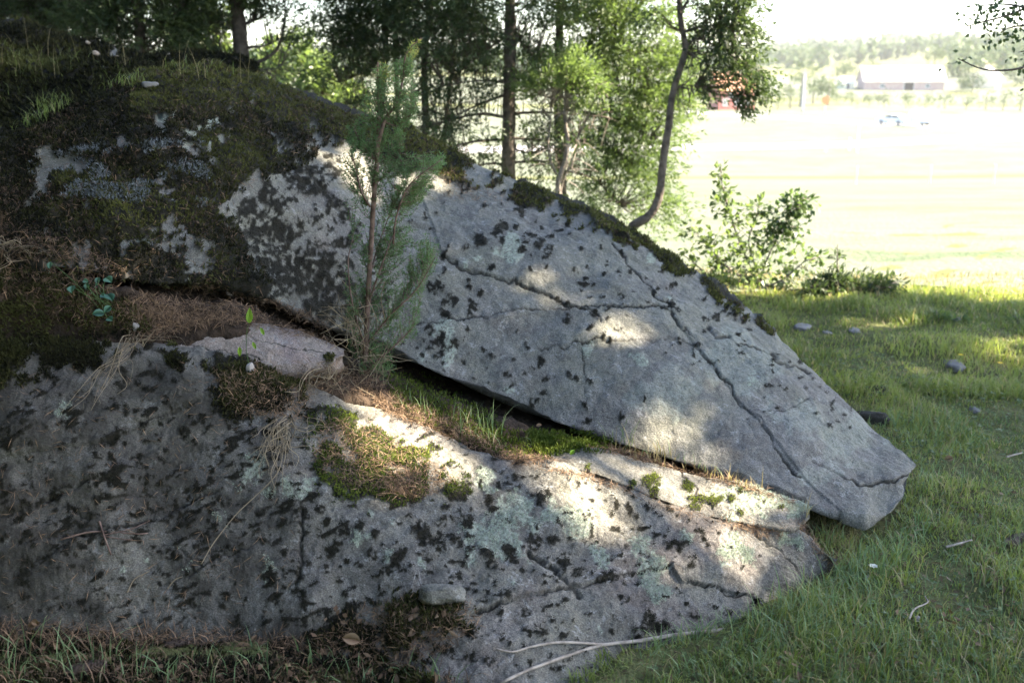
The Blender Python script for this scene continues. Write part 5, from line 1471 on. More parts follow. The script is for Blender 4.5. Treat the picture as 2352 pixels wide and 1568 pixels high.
# left group
tree('pine_tree', 'stout dark pine with upswept side boughs on the left behind the bank', 'tree', 8.2,
     [(556, 175), (554, 120), (549, 60), (543, 10), (540, -60), (536, -300), (540, -700)], .068, .04,
     [([(562, 150), (600, 140), (635, 115), (652, 60), (655, 10)], .02), ([(556, 110), (610, 105), (650, 85)], .012), ([(550, 120), (520, 135), (500, 130)], .014), ([(552, 60), (600, 40), (640, 10)], .014), ([(556, 158), (600, 160), (640, 158)], .009), ([(548, 70), (510, 60), (480, 40)], .012), ([(546, 30), (600, 0), (660, -30)], .014)],
     [(600, 30, 40, 40, 34, .2), (650, 60, 30, 30, 26, .2), (500, 60, 40, 40, 60, .35), (480, 20, 50, 40, 90, .3), (560, 10, 50, 30, 60, .3), (655, 100, 24, 20, 14, .2), (510, 130, 26, 20, 20, .25), (650, 160, 20, 12, 8, .2), (560, -90, 150, 60, 240, .3), (540, -280, 170, 130, 280, .3), (540, -520, 140, 130, 200, .3)], droop=.0)
tree('pine_tree', 'dark pine with a forked trunk near the upper left corner', 'tree', 8.0,
     [(318, 150), (322, 90), (318, 40), (312, -20), (310, -200), (315, -600)], .046, .03,
     [([(320, 80), (260, 60), (200, 70), (150, 120)], .014), ([(320, 60), (370, 50), (420, 20)], .014), ([(318, 30), (260, 10), (180, 10)], .014), ([(322, 110), (280, 105), (230, 125)], .01)],
     [(260, 30, 60, 40, 130, .12), (340, 30, 50, 40, 100, .15), (220, 70, 50, 40, 90, .12), (390, 40, 40, 40, 80, .35), (300, 90, 50, 34, 60, .15), (370, 90, 44, 36, 70, .3), (250, 110, 40, 26, 36, .12), (320, -90, 150, 70, 260, .25), (315, -300, 150, 140, 260, .3)], droop=.15)
tree('pine_tree', 'thin dark pine stem left of the forked pine', 'tree', 8.5,
     [(208, 130), (207, 60), (210, 0), (212, -120), (214, -500)], .03, .02,
     [([(208, 70), (160, 40), (110, 30)], .012), ([(208, 40), (250, 20), (290, 20)], .01), ([(208, 90), (170, 80), (120, 90)], .009)],
     [(150, 40, 60, 44, 130, .12), (90, 60, 50, 40, 80, .12), (200, 30, 50, 40, 90, .12), (130, 90, 50, 26, 50, .12), (60, 20, 60, 40, 80, .15), (160, -90, 130, 70, 200, .2), (200, -300, 130, 130, 200, .25)], droop=.15)
tree('pine_tree', 'dark pine at the very top left edge', 'tree', 8.3,
     [(20, 120), (30, 60), (70, 20), (110, -20), (120, -200), (120, -500)], .035, .02,
     [([(30, 60), (-20, 40), (-60, 40)], .012), ([(50, 40), (20, 10), (-20, -10)], .012), ([(90, 0), (60, 60), (30, 90)], .009)],
     [(20, 30, 50, 34, 90, .12), (-30, 40, 50, 40, 80, .12), (60, 20, 40, 40, 70, .12), (100, 10, 40, 40, 60, .12), (0, 80, 44, 20, 24, .12), (40, -90, 140, 70, 200, .2), (60, -300, 150, 130, 200, .25)], droop=.15)
tree('birch_tree', 'light leafed young tree between the forked pine and the stout pine', 'tree', 9.5,
     [(440, 160), (445, 100), (440, 40), (445, -40), (450, -300)], .03, .016,
     [([(442, 80), (400, 50), (380, 20)], .01), ([(442, 90), (490, 70), (510, 40)], .01), ([(444, 130), (410, 120), (380, 130)], .008), ([(440, 60), (470, 110), (500, 150)], .008)],
     [(430, 40, 50, 44, 170, .55), (400, 90, 44, 40, 110, .45), (470, 90, 44, 44, 110, .5), (500, 30, 34, 30, 70, .5), (440, 130, 50, 24, 50, .4), (510, 120, 26, 30, 26, .5), (440, -60, 110, 70, 240, .5), (450, -220, 100, 110, 200, .5)], style='leaf', mat='leaf', droop=.3)
# airy undergrowth between the pine and the juniper
for i, (cx, by, top, w, Y, lab) in enumerate([(690, 225, 90, 60, 11.5, 'airy bright bush just right of the stout pine'), (735, 240, 150, 40, 10.5, 'low airy bush beside the boulder ridge'), (625, 190, 110, 34, 12.5, 'thin bright bush under the pine boughs'), (790, 260, 190, 44, 11, 'small bush under the double stemmed spruce')]):
    tree('undergrowth_bush', lab, 'bush', Y, [(cx, by), (cx + 5, (by + top) / 2), (cx - 5, top)], .012, .004,
         [([(cx, by - 10), (cx - w * .5, (by + top) / 2), (cx - w * .8, top + 20)], .006), ([(cx, by - 8), (cx + w * .5, (by + top) / 2), (cx + w * .7, top + 10)], .006)],
         [(cx - w * .4, top + 40, w * .6, 40, 90, .6), (cx + w * .4, top + 50, w * .6, 44, 90, .6), (cx, by - 40, w, 34, 90, .5), (cx, top + 10, w * .6, 30, 50, .7)], style='leaf', mat='leaf', droop=.2)

# ------------------------------------------------------------------ shrub and low plants on the right
def shrub(name, label, cat, Y, base, stems, blobs, leaf=(.032, .062), mat='leaf', wr=.62):
    b = at(*base, Y); b[2] = terr(b[0], b[1])
    t = thing(name, b, label, cat)
    sk = []
    for st in stems:
        q = np.concatenate([b[None] + rng.normal(0, .02, (1, 3)) * [1, 1, 0], np.array([at(a, c, Y + d) for a, c, d in st])])
        MB().add(*tube(q, np.linspace(.008, .002, len(q)), 5, 24, .1)).build('stem', M['bark_grey'], t, True)
        sk.append(catmull(q, 40))
    S = np.concatenate(sk); cm = MB(); tw = MB()
    for cx, cy, rx, ry, n, tone, yo in blobs:
        C = at(cx, cy, Y + yo); r = rng.random(n) ** .4; d = unit(rng.normal(size=(n, 3)))
        P = C + d * r[:, None] * np.array([rx, min(rx, 40), ry]) * Y / FPX
        for i in range(0, n, 4):
            o = S[np.argmin(np.linalg.norm(S - P[i] + [0, 0, .04], axis=1))]
            L = np.linalg.norm(P[i] - o); o = o if L < .25 else P[i] + (o - P[i]) * .25 / L
            tw.add(*tube(np.array([o, (o + P[i]) / 2, P[i]]), [.0025, .0018, .001], 3))
        D = unit(d + rng.normal(0, .6, (n, 3)) + [0, 0, -.2]); L = rng.uniform(*leaf, n)
        V, F = leaves(P, D, unit(rng.normal(0, .55, (n, 3)) + [0, 0, 1]), L, L * wr, rng.normal(0, .12, (n, 1)))
        cm.add(V, F, np.repeat(np.clip(tone + rng.normal(0, .2, n), 0, .88), 4))
    tw.build('twigs', M['bark_grey'], t, kind='stuff'); cm.build('foliage', M[mat], t, kind='stuff')
    return t
shrub('leafy_shrub', 'leafy shrub glowing in the sun beside the boulder ridge', 'shrub', 6.7, (1745, 690),
      [[(1700, 560, 0), (1660, 430, 0), (1655, 375, 0)], [(1760, 600, .1), (1800, 520, .1), (1850, 445, .1)], [(1680, 620, -.1), (1620, 560, -.1), (1585, 520, -.1)], [(1800, 640, -.05), (1850, 600, -.05), (1885, 590, 0)], [(1720, 560, .15), (1740, 490, .2), (1745, 460, .2)], [(1640, 640, 0), (1590, 600, 0), (1560, 580, 0)]],
      [(1655, 395, 16, 24, 34, .55, 0), (1668, 440, 24, 26, 55, .5, 0), (1655, 470, 24, 26, 30, .5, 0), (1690, 490, 34, 30, 70, .55, 0), (1740, 480, 34, 28, 70, .5, .2), (1790, 500, 40, 34, 130, .25, .1), (1830, 465, 34, 30, 120, .25, .1), (1855, 470, 24, 24, 50, .25, .1), (1820, 520, 40, 30, 110, .2, .1), (1780, 550, 50, 34, 110, .3, .1),
       (1720, 550, 50, 40, 110, .6, 0), (1660, 560, 50, 40, 80, .7, -.1), (1600, 560, 36, 36, 60, .75, -.1), (1580, 525, 20, 22, 24, .7, -.1), (1690, 620, 60, 40, 150, .7, -.1), (1620, 620, 50, 40, 90, .75, -.1), (1760, 620, 60, 40, 140, .55, 0), (1840, 600, 44, 34, 90, .45, 0), (1880, 590, 20, 20, 24, .4, 0), (1720, 670, 70, 26, 100, .7, -.1), (1820, 650, 40, 30, 60, .5, 0)])
shrub('low_spruce', 'low spreading young spruce right of the leafy shrub', 'shrub', 6.5, (1930, 692),
      [[(1925, 640, 0), (1923, 590, 0), (1924, 560, 0)], [(1880, 670, 0), (1850, 650, 0)], [(1980, 670, 0), (2030, 660, 0)]],
      [(1900, 655, 44, 28, 520, .35, 0), (1950, 665, 60, 26, 520, .5, 0), (2010, 660, 44, 26, 400, .55, 0), (1925, 640, 26, 24, 150, .3, 0), (1925, 600, 12, 30, 40, .5, 0), (2040, 650, 40, 22, 160, .5, .1), (1870, 670, 30, 18, 140, .5, -.1), (1960, 640, 60, 18, 120, .6, .1)], (.04, .075), 'needle', .24)
shrub('weed_tussock', 'dark weedy tussock at the edge of the shade in the lawn', 'plant', 5.75, (2155, 748),
      [[(2150, 725, 0), (2150, 712, 0)], [(2130, 735, 0), (2110, 728, 0)], [(2180, 735, 0), (2200, 728, 0)]], [(2150, 735, 40, 16, 260, .25, 0), (2120, 742, 26, 12, 120, .3, 0), (2190, 742, 30, 12, 140, .3, 0)], (.03, .06), 'leaf', .3)
shrub('weed_tussock', 'second weedy tussock cut off by the right edge of the picture', 'plant', 5.75, (2345, 748),
      [[(2345, 732, 0), (2340, 722, 0)], [(2360, 738, 0), (2380, 730, 0)]], [(2350, 740, 34, 12, 180, .3, 0)], (.03, .06), 'leaf', .3)
# tall meadow grass at the field's edge, lit
def meadow():
    n = 5000
    y = rng.uniform(6.3, 9, n); x = rng.uniform(-.05, .75, n) * y
    P = np.stack([x, y, terr(x, y)], -1)
    H = rng.uniform(.03, .09, n)
    V, F, m = blades(P, H, .006 * y / 7, np.abs(rng.normal(.5, .3, n)), rng.uniform(0, 2 * PI, n))
    t = np.clip(.6 + rng.normal(0, .2, n), 0, 1)
    mk('meadow_grass', V, F, M['grass_dry'], None, attrs={'tone': np.repeat(t, m)}, kind='stuff', label='sunlit meadow grass at the near edge of the field')
meadow()

# ------------------------------------------------------------------ the leafy tree on the right that shades the rock
LIT = [([(765, 355), (850, 362), (930, 425), (905, 455), (820, 425)], 1.0), ([(1190, 620), (1240, 612), (1330, 655), (1345, 690), (1290, 692), (1210, 652)], .9), ([(1085, 650), (1180, 648), (1240, 680), (1180, 698), (1090, 692)], .5),
       ([(1368, 708), (1430, 712), (1442, 785), (1378, 785)], .95), ([(1440, 720), (1500, 720), (1500, 785), (1440, 780)], .45), ([(1535, 875), (1600, 865), (1625, 920), (1600, 965), (1545, 950)], .8), ([(1320, 950), (1400, 975), (1480, 1015), (1400, 1000)], .7),
       ([(850, 925), (960, 965), (1165, 1042), (1120, 1095), (960, 1060), (870, 1005)], 1.0), ([(1250, 1025), (1400, 1036), (1670, 1105), (1760, 1145), (1650, 1180), (1665, 1235), (1610, 1275), (1500, 1232), (1390, 1190), (1290, 1130), (1335, 1108), (1260, 1066)], 1.0),
       ([(1750, 1285), (1830, 1265), (1848, 1335), (1790, 1355), (1735, 1342)], .85), ([(755, 905), (835, 925), (835, 975), (775, 965)], .7), ([(830, 960), (940, 1000), (1020, 1090), (965, 1145), (830, 1135), (750, 1060)], .75), ([(1215, 985), (1330, 985), (1400, 1025), (1290, 1045), (1220, 1030)], .8),
       ([(995, 385), (1065, 385), (1065, 440), (1000, 440)], .8), ([(1690, 1180), (1760, 1215), (1800, 1260), (1720, 1250)], .6), ([(1740, 1140), (1850, 1170), (1800, 1200), (1720, 1170)], .45), ([(980, 1120), (1060, 1100), (1080, 1150), (1000, 1160)], .6), ([(2215, 775), (2380, 765), (2380, 865), (2300, 850), (2250, 820)], .9), ([(2050, 830), (2120, 820), (2130, 850), (2060, 860)], .6), ([(1930, 735), (2080, 720), (2100, 750), (1950, 765)], .9)]
SU = unit(np.cross(TOSUN, [0, 0, 1.])); SV = np.cross(SU, TOSUN)
CS = .02
def shade_tree():
    gx, gy = np.meshgrid(np.arange(-200, 2560, 6.), np.arange(30, 1640, 6.))
    gx, gy = gx.ravel(), gy.ravel()
    edge = 712 + 14 * np.sin(gx / 70) + 8 * np.sin(gx / 23)
    P, N, ii = surf_many(gx, gy)
    keep = (ii >= 0) | ((gy > edge))
    keep &= P[:, 1] < 7.5
    open_ = ((N[:, 2] > .15) & (ii >= 0) & ~((ii == ID_S) & (P[:, 1] > 3.2)))[keep]
    P, gx, gy = P[keep], gx[keep], gy[keep]
    q = np.stack([P @ SU, P @ SV], -1)
    lo = q.min(0) - .8; hi = q.max(0) + .8
    sh = ((hi - lo) / CS).astype(int) + 1
    S = np.zeros(sh); Lt = np.zeros(sh); Lt1 = np.zeros(sh)
    k = ((q - lo) / CS).astype(int)
    S[k[:, 0], k[:, 1]] = 1
    for poly, pr in LIT:
        m = in_poly(gx, gy, poly) & (open_ if poly[0][0] < 1900 else ~open_)
        kk = k[m]
        L1 = Lt1 if pr >= .99 else Lt
        L1[kk[:, 0], kk[:, 1]] = np.maximum(L1[kk[:, 0], kk[:, 1]], pr)
    for y0, x0, pr in [(JY, (944, 972, 84, 108), 1.0), (JY, (930, 946, 108, 128), 1.0)]:
        tx, ty = np.meshgrid(np.arange(x0[0], x0[1], 4.), np.arange(x0[2], x0[3], 4.))
        T = at(tx.ravel(), ty.ravel(), y0)
        kk = ((np.stack([T @ SU, T @ SV], -1) - lo) / CS).astype(int)
        ok = (kk >= 0).all(1) & (kk < sh).all(1); kk = kk[ok]
        Lt1[kk[:, 0], kk[:, 1]] = 1
    def dil(A, n):
        for _ in range(n):
            B = A.copy()
            B[1:] = np.maximum(B[1:], A[:-1]); B[:-1] = np.maximum(B[:-1], A[1:])
            C = B.copy()
            C[:, 1:] = np.maximum(C[:, 1:], B[:, :-1]); C[:, :-1] = np.maximum(C[:, :-1], B[:, 1:])
            A = C
        return A
    S = dil(S, 8); Lt = np.maximum(dil(Lt, 1), dil(Lt1, 3))
    cells = np.argwhere(S > 0)
    area = len(cells) * CS * CS
    return S, Lt, lo, sh, cells, area
S_, Lt_, lo_, sh_, cells_, area_ = shade_tree()
tb = np.array([9.4, 1.1, 0.0])
oak = thing('leafy_tree', tb, 'large leafy tree whose outer twigs hang in at the upper right corner', 'tree')
MB().add(*tube(np.array([tb + [0, 0, -.1], tb + [.05, 0, 1.5], tb + [-.1, .1, 3.2], tb + [-.2, .2, 5.4], tb + [-.1, .2, 8.5]]), [.26, .21, .17, .12, .04], 10, 30, .1)).build('trunk', M['bark'], oak, True)
def crown_pts(cells, n, t0, t1):
    c = cells[rng.permutation(len(cells))[:n]]
    uv = lo_ + (c + rng.random((n, 2))) * CS
    h = rng.uniform(t0, t1, n)
    base = uv[:, :1] * SU + uv[:, 1:] * SV
    # distance along the sun ray measured from height 0.6 m
    t = (0.6 - base[:, 2]) / TOSUN[2] + h
    return base + t[:, None] * TOSUN, c
nL = len(cells_)
Pc, cc = crown_pts(cells_, nL, 6.8, 10.8)
leafL = .105
# leave the gaps through which the sun falls on the rock
keep = np.ones(nL, bool)
off = [(0, 0), (1, 0), (-1, 0), (0, 1), (0, -1)]
pm = np.zeros(nL)
for a, b in off:
    i = np.clip(cc[:, 0] + a, 0, sh_[0] - 1); j = np.clip(cc[:, 1] + b, 0, sh_[1] - 1)
    pm = np.maximum(pm, Lt_[i, j])
keep = rng.random(nL) > pm * .985
# keep the view free
px_, py_, dp_ = proj(Pc)
keep &= ~((py_ > -60) & (px_ > -60) & (px_ < 2412) & (dp_ > 0.06) & (py_ < 1700))
Pc = Pc[keep]
n = len(Pc)
N_ = unit(rng.normal(0, .7, (n, 3)) + TOSUN * .9)
V, F = leaves(Pc, rng.normal(size=(n, 3)), N_, rng.uniform(.115, .15, n), .085, .06)
mbc = MB().add(V, F, np.repeat(np.clip(.4 + rng.normal(0, .2, n), 0, .9), 4))
# limbs reaching out into the crown
cen = Pc.mean(0)
for i in range(9):
    e = Pc[rng.integers(n)]
    s = tb + np.array([-.1, .1, rng.uniform(4.0, 7.0)])
    m1 = s + (e - s) * .45 + np.array([0, 0, .35])
    MB().add(*tube(np.array([s, m1, e]), [.07, .04, .012], 6, 16, .1)).build('branch', M['bark'], oak, True)
# twigs that hang into the picture at the upper right
tgs = [[(2480, -30), (2400, 0), (2330, 30), (2260, 50), (2215, 62)], [(2480, 40), (2400, 60), (2340, 60), (2300, 70)], [(2480, -10), (2380, 20), (2310, 10), (2240, 15)], [(2470, 90), (2400, 110), (2340, 120)], [(2470, 130), (2390, 140), (2330, 160), (2260, 160), (2200, 135)]]
twm = MB()
for q in tgs:
    C = np.array([at(a, b, 4.3 + .05 * rng.normal()) for a, b in q])
    MB().add(*tube(C, np.linspace(.007, .002, len(C)), 5, 20, .1)).build('twig', M['bark'], oak, True)
lf = [(2222, 55, 10), (2240, 20, 22), (2262, 45, 30), (2290, 25, 30), (2280, 70, 24), (2320, 40, 36), (2345, 60, 34), (2330, 85, 22), (2305, 90, 12), (2350, 20, 34), (2380, 40, 50), (2395, 90, 40), (2260, 95, 8), (2200, 138, 10), (2345, 140, 22), (2365, 165, 22), (2390, 140, 30), (2210, 125, 6), (2275, 110, 5), (2400, 10, 40), (2300, 5, 26)]
for cx, cy, m in lf:
    m = max(3, int(m * .75))
    P = np.array([at(cx + rng.normal(0, 15), cy + rng.normal(0, 13), 4.3 + rng.normal(0, .08)) for _ in range(m)])
    V, F = leaves(P, unit(rng.normal(size=(m, 3)) + [0, 0, -.5]), rng.normal(size=(m, 3)), rng.uniform(.016, .032, m), .016, .1)
    mbc.add(V, F, np.repeat(np.clip(.35 + rng.normal(0, .2, m), 0, .85), 4))
mbc.build('crown', M['leaf_shade'], oak, kind='stuff')

# ------------------------------------------------------------------ unseen trees added left of and behind the camera to cut the skylight
def skyblock_tree(x, y, h, w, label):
    b = np.array([x, y, 0.0])
    t = thing('skyblock_spruce', b, label, 'tree', 'unseen spruces added to block skylight')
    MB().add(*tube(np.array([b + [0, 0, -.1], b + [0, 0, h * .5], b + [0, 0, h]]), [.16, .1, .02], 8, 14, .1)).build('trunk', M['bark'], t, True)
    n = 5200
    f = rng.random(n) ** 1.25; r = w * (1 - f * .92) * rng.random(n) ** .4; a = rng.uniform(0, 2 * PI, n)
    P = b + np.stack([r * np.cos(a), r * np.sin(a), .25 + f * h], -1)
    D = unit(np.stack([np.cos(a), np.sin(a), -.5 + 0 * a], -1) + rng.normal(0, .4, (n, 3)))
    V, F = leaves(P, D, rng.normal(0, .6, (n, 3)) + [0, 0, 1], rng.uniform(.22, .42, n), .16, .05)
    MB().add(V, F, np.repeat(np.clip(.3 + rng.normal(0, .2, n), 0, .85), 4)).build('crown', M['needle'], t, kind='stuff')
for x, y, h, w, l in [(-4.2, 0.2, 8, 1.9, 'unseen spruce added left of the viewpoint to block skylight'), (-2.8, -2.6, 9, 2.1, 'unseen spruce added behind the viewpoint on the left to block skylight'), (-5.2, 2.9, 8, 1.8, 'unseen spruce added by the left flank of the outcrop to block skylight'), (-0.3, -4.0, 9, 2.2, 'unseen spruce added straight behind the viewpoint to block skylight')]:
    skyblock_tree(x, y, h, w, l)

def overhead_skyblock():  # unseen crown added overhead to darken the left rocks
    b = np.array([-2.2, -1.3, 0.0])
    t = thing('skyblock_maple', b, 'unseen leafy tree added beside the viewpoint to block skylight over the left rocks', 'tree')
    MB().add(*tube(np.array([b + [0, 0, -.1], b + [.05, 0, 1.6], b + [0, .1, 3.2], b + [.1, .3, 5.2]]), [.15, .13, .1, .04], 9, 20, .1)).build('trunk', M['bark'], t, True)
    n = 20000
    d = unit(rng.normal(size=(n, 3))); P = np.array([-2.4, 1.1, 4.3]) + d * (rng.random(n) ** .45)[:, None] * [2.7, 3.6, 1.7]
    P = P[P[:, 2] > 2.75 + .12 * np.maximum(P[:, 1], 0)]; n = len(P)
    for i in range(9):
        e = P[rng.integers(n)]; s = b + [0, .1, rng.uniform(2.2, 4)]
        MB().add(*tube(np.array([s, (s + e) / 2 + [0, 0, .3], e]), [.05, .03, .01], 6, 12, .1)).build('branch', M['bark'], t, True)
    V, F = leaves(P, rng.normal(size=(n, 3)), rng.normal(0, .5, (n, 3)) + [0, 0, 1], rng.uniform(.13, .2, n), .115, .06)
    MB().add(V, F, np.repeat(np.clip(.4 + rng.normal(0, .2, n), 0, .9), 4)).build('crown', M['leaf_shade'], t, kind='stuff')
overhead_skyblock()

# ------------------------------------------------------------------ beyond the field
def box(x0, x1, y0, y1, z0, z1):
    V = np.array([[x, y, z] for z in (z0, z1) for y in (y0, y1) for x in (x0, x1)], float)
    F = np.array([[0, 2, 3, 1], [4, 5, 7, 6], [0, 1, 5, 4], [2, 6, 7, 3], [0, 4, 6, 2], [1, 3, 7, 5]])
    return V, F
def rotz(V, a, o):
    c, s = math.cos(a), math.sin(a)
    return np.asarray(V) @ np.array([[c, s, 0], [-s, c, 0], [0, 0, 1]]) + o
M['red_wall'] = plain_mat('red_boards', (0.34, 0.12, 0.10), (0.28, 0.10, 0.08), 2, .85, .2)
M['tile_roof'] = plain_mat('clay_tiles', (0.40, 0.22, 0.14), (0.33, 0.17, 0.11), 3, .85, .2)
M['metal_roof'] = plain_mat('sheet_roof', (0.50, 0.47, 0.46), (0.42, 0.38, 0.37), 1, .6, .4)
M['barn_wall'] = plain_mat('barn_boards', (0.46, 0.30, 0.27), (0.52, 0.40, 0.36), 1.5, .85, .2)
M['white'] = plain_mat('white_paint', (0.78, 0.77, 0.73), (0.7, 0.69, 0.66), 2, .6, .3)
M['cream'] = plain_mat('cream_wall', (0.72, 0.66, 0.5), (0.66, 0.6, 0.45), 2, .8, .3)
M['glass'] = plain_mat('window_glass', (0.05, 0.06, 0.07), None, rough=.1, spec=.6)
M['dark'] = plain_mat('dark_inside', (0.03, 0.02, 0.018), None)
M['grey_post'] = plain_mat('grey_wood', (0.5, 0.48, 0.45), (0.4, 0.38, 0.36), 5)

def house(name, label, px, py, Y, w, d, hw, hr, rot, wall, roof, openings=(), over=.5, chimney=False, cat='house'):
    x = at(px, py, Y)[0]; z = float(terr(x, Y)) - .3
    o = np.array([x, Y, z]); hw = hw + .3
    t = thing(name, o, label, cat)
    # walls with gables
    V = [(-w/2, 0, 0), (w/2, 0, 0), (w/2, d, 0), (-w/2, d, 0), (-w/2, 0, hw), (w/2, 0, hw), (w/2, d, hw), (-w/2, d, hw), (-w/2, d/2, hw + hr), (w/2, d/2, hw + hr)]
    mk('wall', rotz(V, rot, o), [np.array([[0, 1, 5, 4], [2, 3, 7, 6]]), np.array([[1, 2, 6, 9, 5], [3, 0, 4, 8, 7]])], M[wall], t)
    th = .18
    sl = hr / (d / 2)
    rb = MB()
    for s in (0, 1):
        y0, y1 = (-over, d/2) if s == 0 else (d + over, d/2)
        z0, z1 = hw - over * sl + .05, hw + hr + .05
        Vr = np.array([(-w/2 - over, y0, z0), (w/2 + over, y0, z0), (w/2 + over, y1, z1), (-w/2 - over, y1, z1), (-w/2 - over, y0, z0 + th), (w/2 + over, y0, z0 + th), (w/2 + over, y1, z1 + th), (-w/2 - over, y1, z1 + th)])
        rb.add(rotz(Vr, rot, o), np.array([[0, 1, 2, 3], [4, 7, 6, 5], [0, 4, 5, 1], [1, 5, 6, 2], [2, 6, 7, 3], [3, 7, 4, 0]]))
    rf = rb.build('roof', M[roof], t)
    if chimney:
        V, F = box(-w*.15, -w*.15 + .8, d/2 - .4, d/2 + .4, hw + hr - .6, hw + hr + 1.1)
        mk('chimney', rotz(V, rot, o), F, M['tile_roof'], rf)
    for kind, cx, cz, ow, oh in openings:
        V, F = box(cx - ow/2, cx + ow/2, -.05, .06, cz + .3, cz + oh + .3)
        f = mk('door' if kind == 'door' else 'window', rotz(V, rot, o), F, M['dark'] if kind == 'door' else M['glass'], t)
        fr = MB()
        for a, b, c2, e in ((cx - ow/2 - .14, cx - ow/2, cz + .16, cz + oh + .44), (cx + ow/2, cx + ow/2 + .14, cz + .16, cz + oh + .44), (cx - ow/2, cx + ow/2, cz + oh + .3, cz + oh + .44), (cx - ow/2, cx + ow/2, cz + .16, cz + .3)):
            V, F = box(a, b, -.09, .02, c2, e); fr.add(rotz(V, rot, o), F)
        if kind != 'door':
            V, F = box(cx - .05, cx + .05, -.085, -.052, cz + .3, cz + oh + .3); fr.add(rotz(V, rot, o), F)
        fr.build('frame', M['white'], f)
    return t
house('red_house', 'red boarded house with an orange tiled roof behind the hanging juniper bough', 1692, 240, 250, 9.6, 6.5, 4.6, 4.2, math.radians(14), 'red_wall', 'tile_roof',
      [('window', -3, 1.2, 1.1, 1.4), ('window', 0.2, 1.2, 1.1, 1.4), ('window', 3.2, 1.2, 1.1, 1.4), ('window', -1.6, 3.0, .9, 1.0), ('door', 1.7, 0, 1.0, 2.1)], .4, True)
house('barn', 'long low barn with a pale sheet metal roof across the field', 2076, 207, 340, 25.5, 11, 3.2, 4.4, math.radians(-6), 'barn_wall', 'metal_roof', [('door', 1.5, 0, 3.0, 2.6), ('window', -7, 1, 1.2, 1.0), ('window', 7.5, 1, 1.2, 1.0)], .6, False, 'barn')
house('white_shed', 'tiny white shed left of the long barn', 1947, 207, 345, 4.2, 4, 2.2, 1.6, 0.1, 'cream', 'white', [('door', 0, 0, .9, 1.9)], .3, False, 'shed')
house('cream_house', 'cream house with a pale gable half behind trees at the right edge', 2292, 206, 345, 7.5, 8, 3.6, 3.2, math.radians(55), 'cream', 'metal_roof', [('window', -1.8, 1.2, 1, 1.3), ('window', 1.8, 1.2, 1, 1.3)], .4, True)

def far_tree(px, Y, wpx, toppx, tone, label, cat='tree', name='tree', group='trees beyond the field', n=420):
    x = at(px, 200, Y)[0]; z = float(terr(x, Y)); top = at(px, toppx, Y)[2]
    h = max(top - z, 1.2); w = wpx * Y / FPX
    t = thing(name, (x, Y, z), label, cat, group)
    base = np.array([x, Y, z])
    MB().add(*tube(np.array([base + [0, 0, -.2], base + [0, 0, h * .3], base + [0, 0, h * .75]]), [.03 * h, .022 * h, .008 * h], 6, 8)).build('trunk', M['bark'], t, True)
    c = MB()
    nb = 9
    for b in range(nb):
        a = rng.uniform(0, 2 * PI); f = rng.uniform(.28, .92); rad = w * .5 * (1 - abs(f - .5) * 1.1) * .62
        cen = base + [math.cos(a) * rad * .9, math.sin(a) * rad * .9, h * f]
        rr = w * rng.uniform(.2, .32); m = n // nb
        d = unit(rng.normal(size=(m, 3))); P = cen + d * (rng.random(m) ** .35)[:, None] * [rr, rr, rr * .85]
        s = max(.35, w * .07)
        V, F = leaves(P, rng.normal(size=(m, 3)), d + rng.normal(0, .5, (m, 3)), rng.uniform(.7, 1.4, m) * s, s * .8)
        c.add(V, F, np.repeat(np.clip(tone + rng.normal(0, .15, m) + .1 * rng.normal(), 0, .88), 4))
    c.build('crown', M['far_leaf'], t, kind='stuff')
    return t
for a in [(1842, 268, 60, 128, .3, 'tall rounded tree right of the red house'), (1818, 262, 50, 180, .35, 'broad dark tree behind the pole'), (1905, 275, 80, 168, .4, 'wide tree between the pole and the white shed'), (1870, 285, 50, 150, .4, 'tree behind the wide tree'), (1940, 420, 60, 148, .35, 'bluish tree behind the white shed'),
          (2000, 430, 60, 152, .4, 'tree over the left end of the barn roof'), (2060, 440, 50, 158, .45, 'small tree peeping over the barn roof'), (2140, 420, 60, 105, .6, 'tall pale airy tree behind the right end of the barn'), (2200, 400, 70, 150, .3, 'dense tree right of the barn'), (2235, 330, 60, 172, .15, 'dark round tree beside the cream house'),
          (2210, 335, 44, 180, .2, 'dark bushy tree right against the barn end'), (2345, 350, 70, 150, .2, 'dark tree at the right edge beside the cream house'), (2290, 460, 80, 120, .35, 'hillside tree above the cream house'), (2240, 480, 70, 128, .4, 'hillside tree left of the cream house'), (2350, 440, 90, 112, .3, 'high hillside tree at the right edge'),
          (1600, 300, 60, 175, .45, 'tree left of the red house'), (1560, 330, 70, 165, .45, 'tree behind the bushy spruce')]:
    far_tree(*a)
hb = [(1790, 255, 40, 205), (1960, 275, 46, 212), (2000, 268, 44, 214), (2035, 262, 50, 206), (2085, 258, 50, 212), (2130, 256, 46, 212), (2175, 254, 50, 210), (2225, 252, 46, 206), (2270, 250, 44, 208), (2310, 248, 50, 204), (2350, 248, 50, 196), (2395, 248, 60, 190), (1765, 268, 36, 214), (1925, 280, 36, 212)]
hl = ['right of the red house', 'left of the barn', 'under the left barn corner', 'before the barn, left', 'before the barn, middle', 'before the barn, right', 'under the right barn corner', 'before the dark round tree', 'left before the cream house', 'before the cream house', 'at the right edge', 'beyond the right edge', 'close to the house wall', 'beside the orange sign']
for (px, Y, w, tp), l in zip(hb, hl):
    far_tree(px, Y, w, tp, .5 + .1 * rng.normal(), 'light green hedge bush ' + l, 'bush', 'hedge_bush', 'hedge along the far edge of the field', 260)

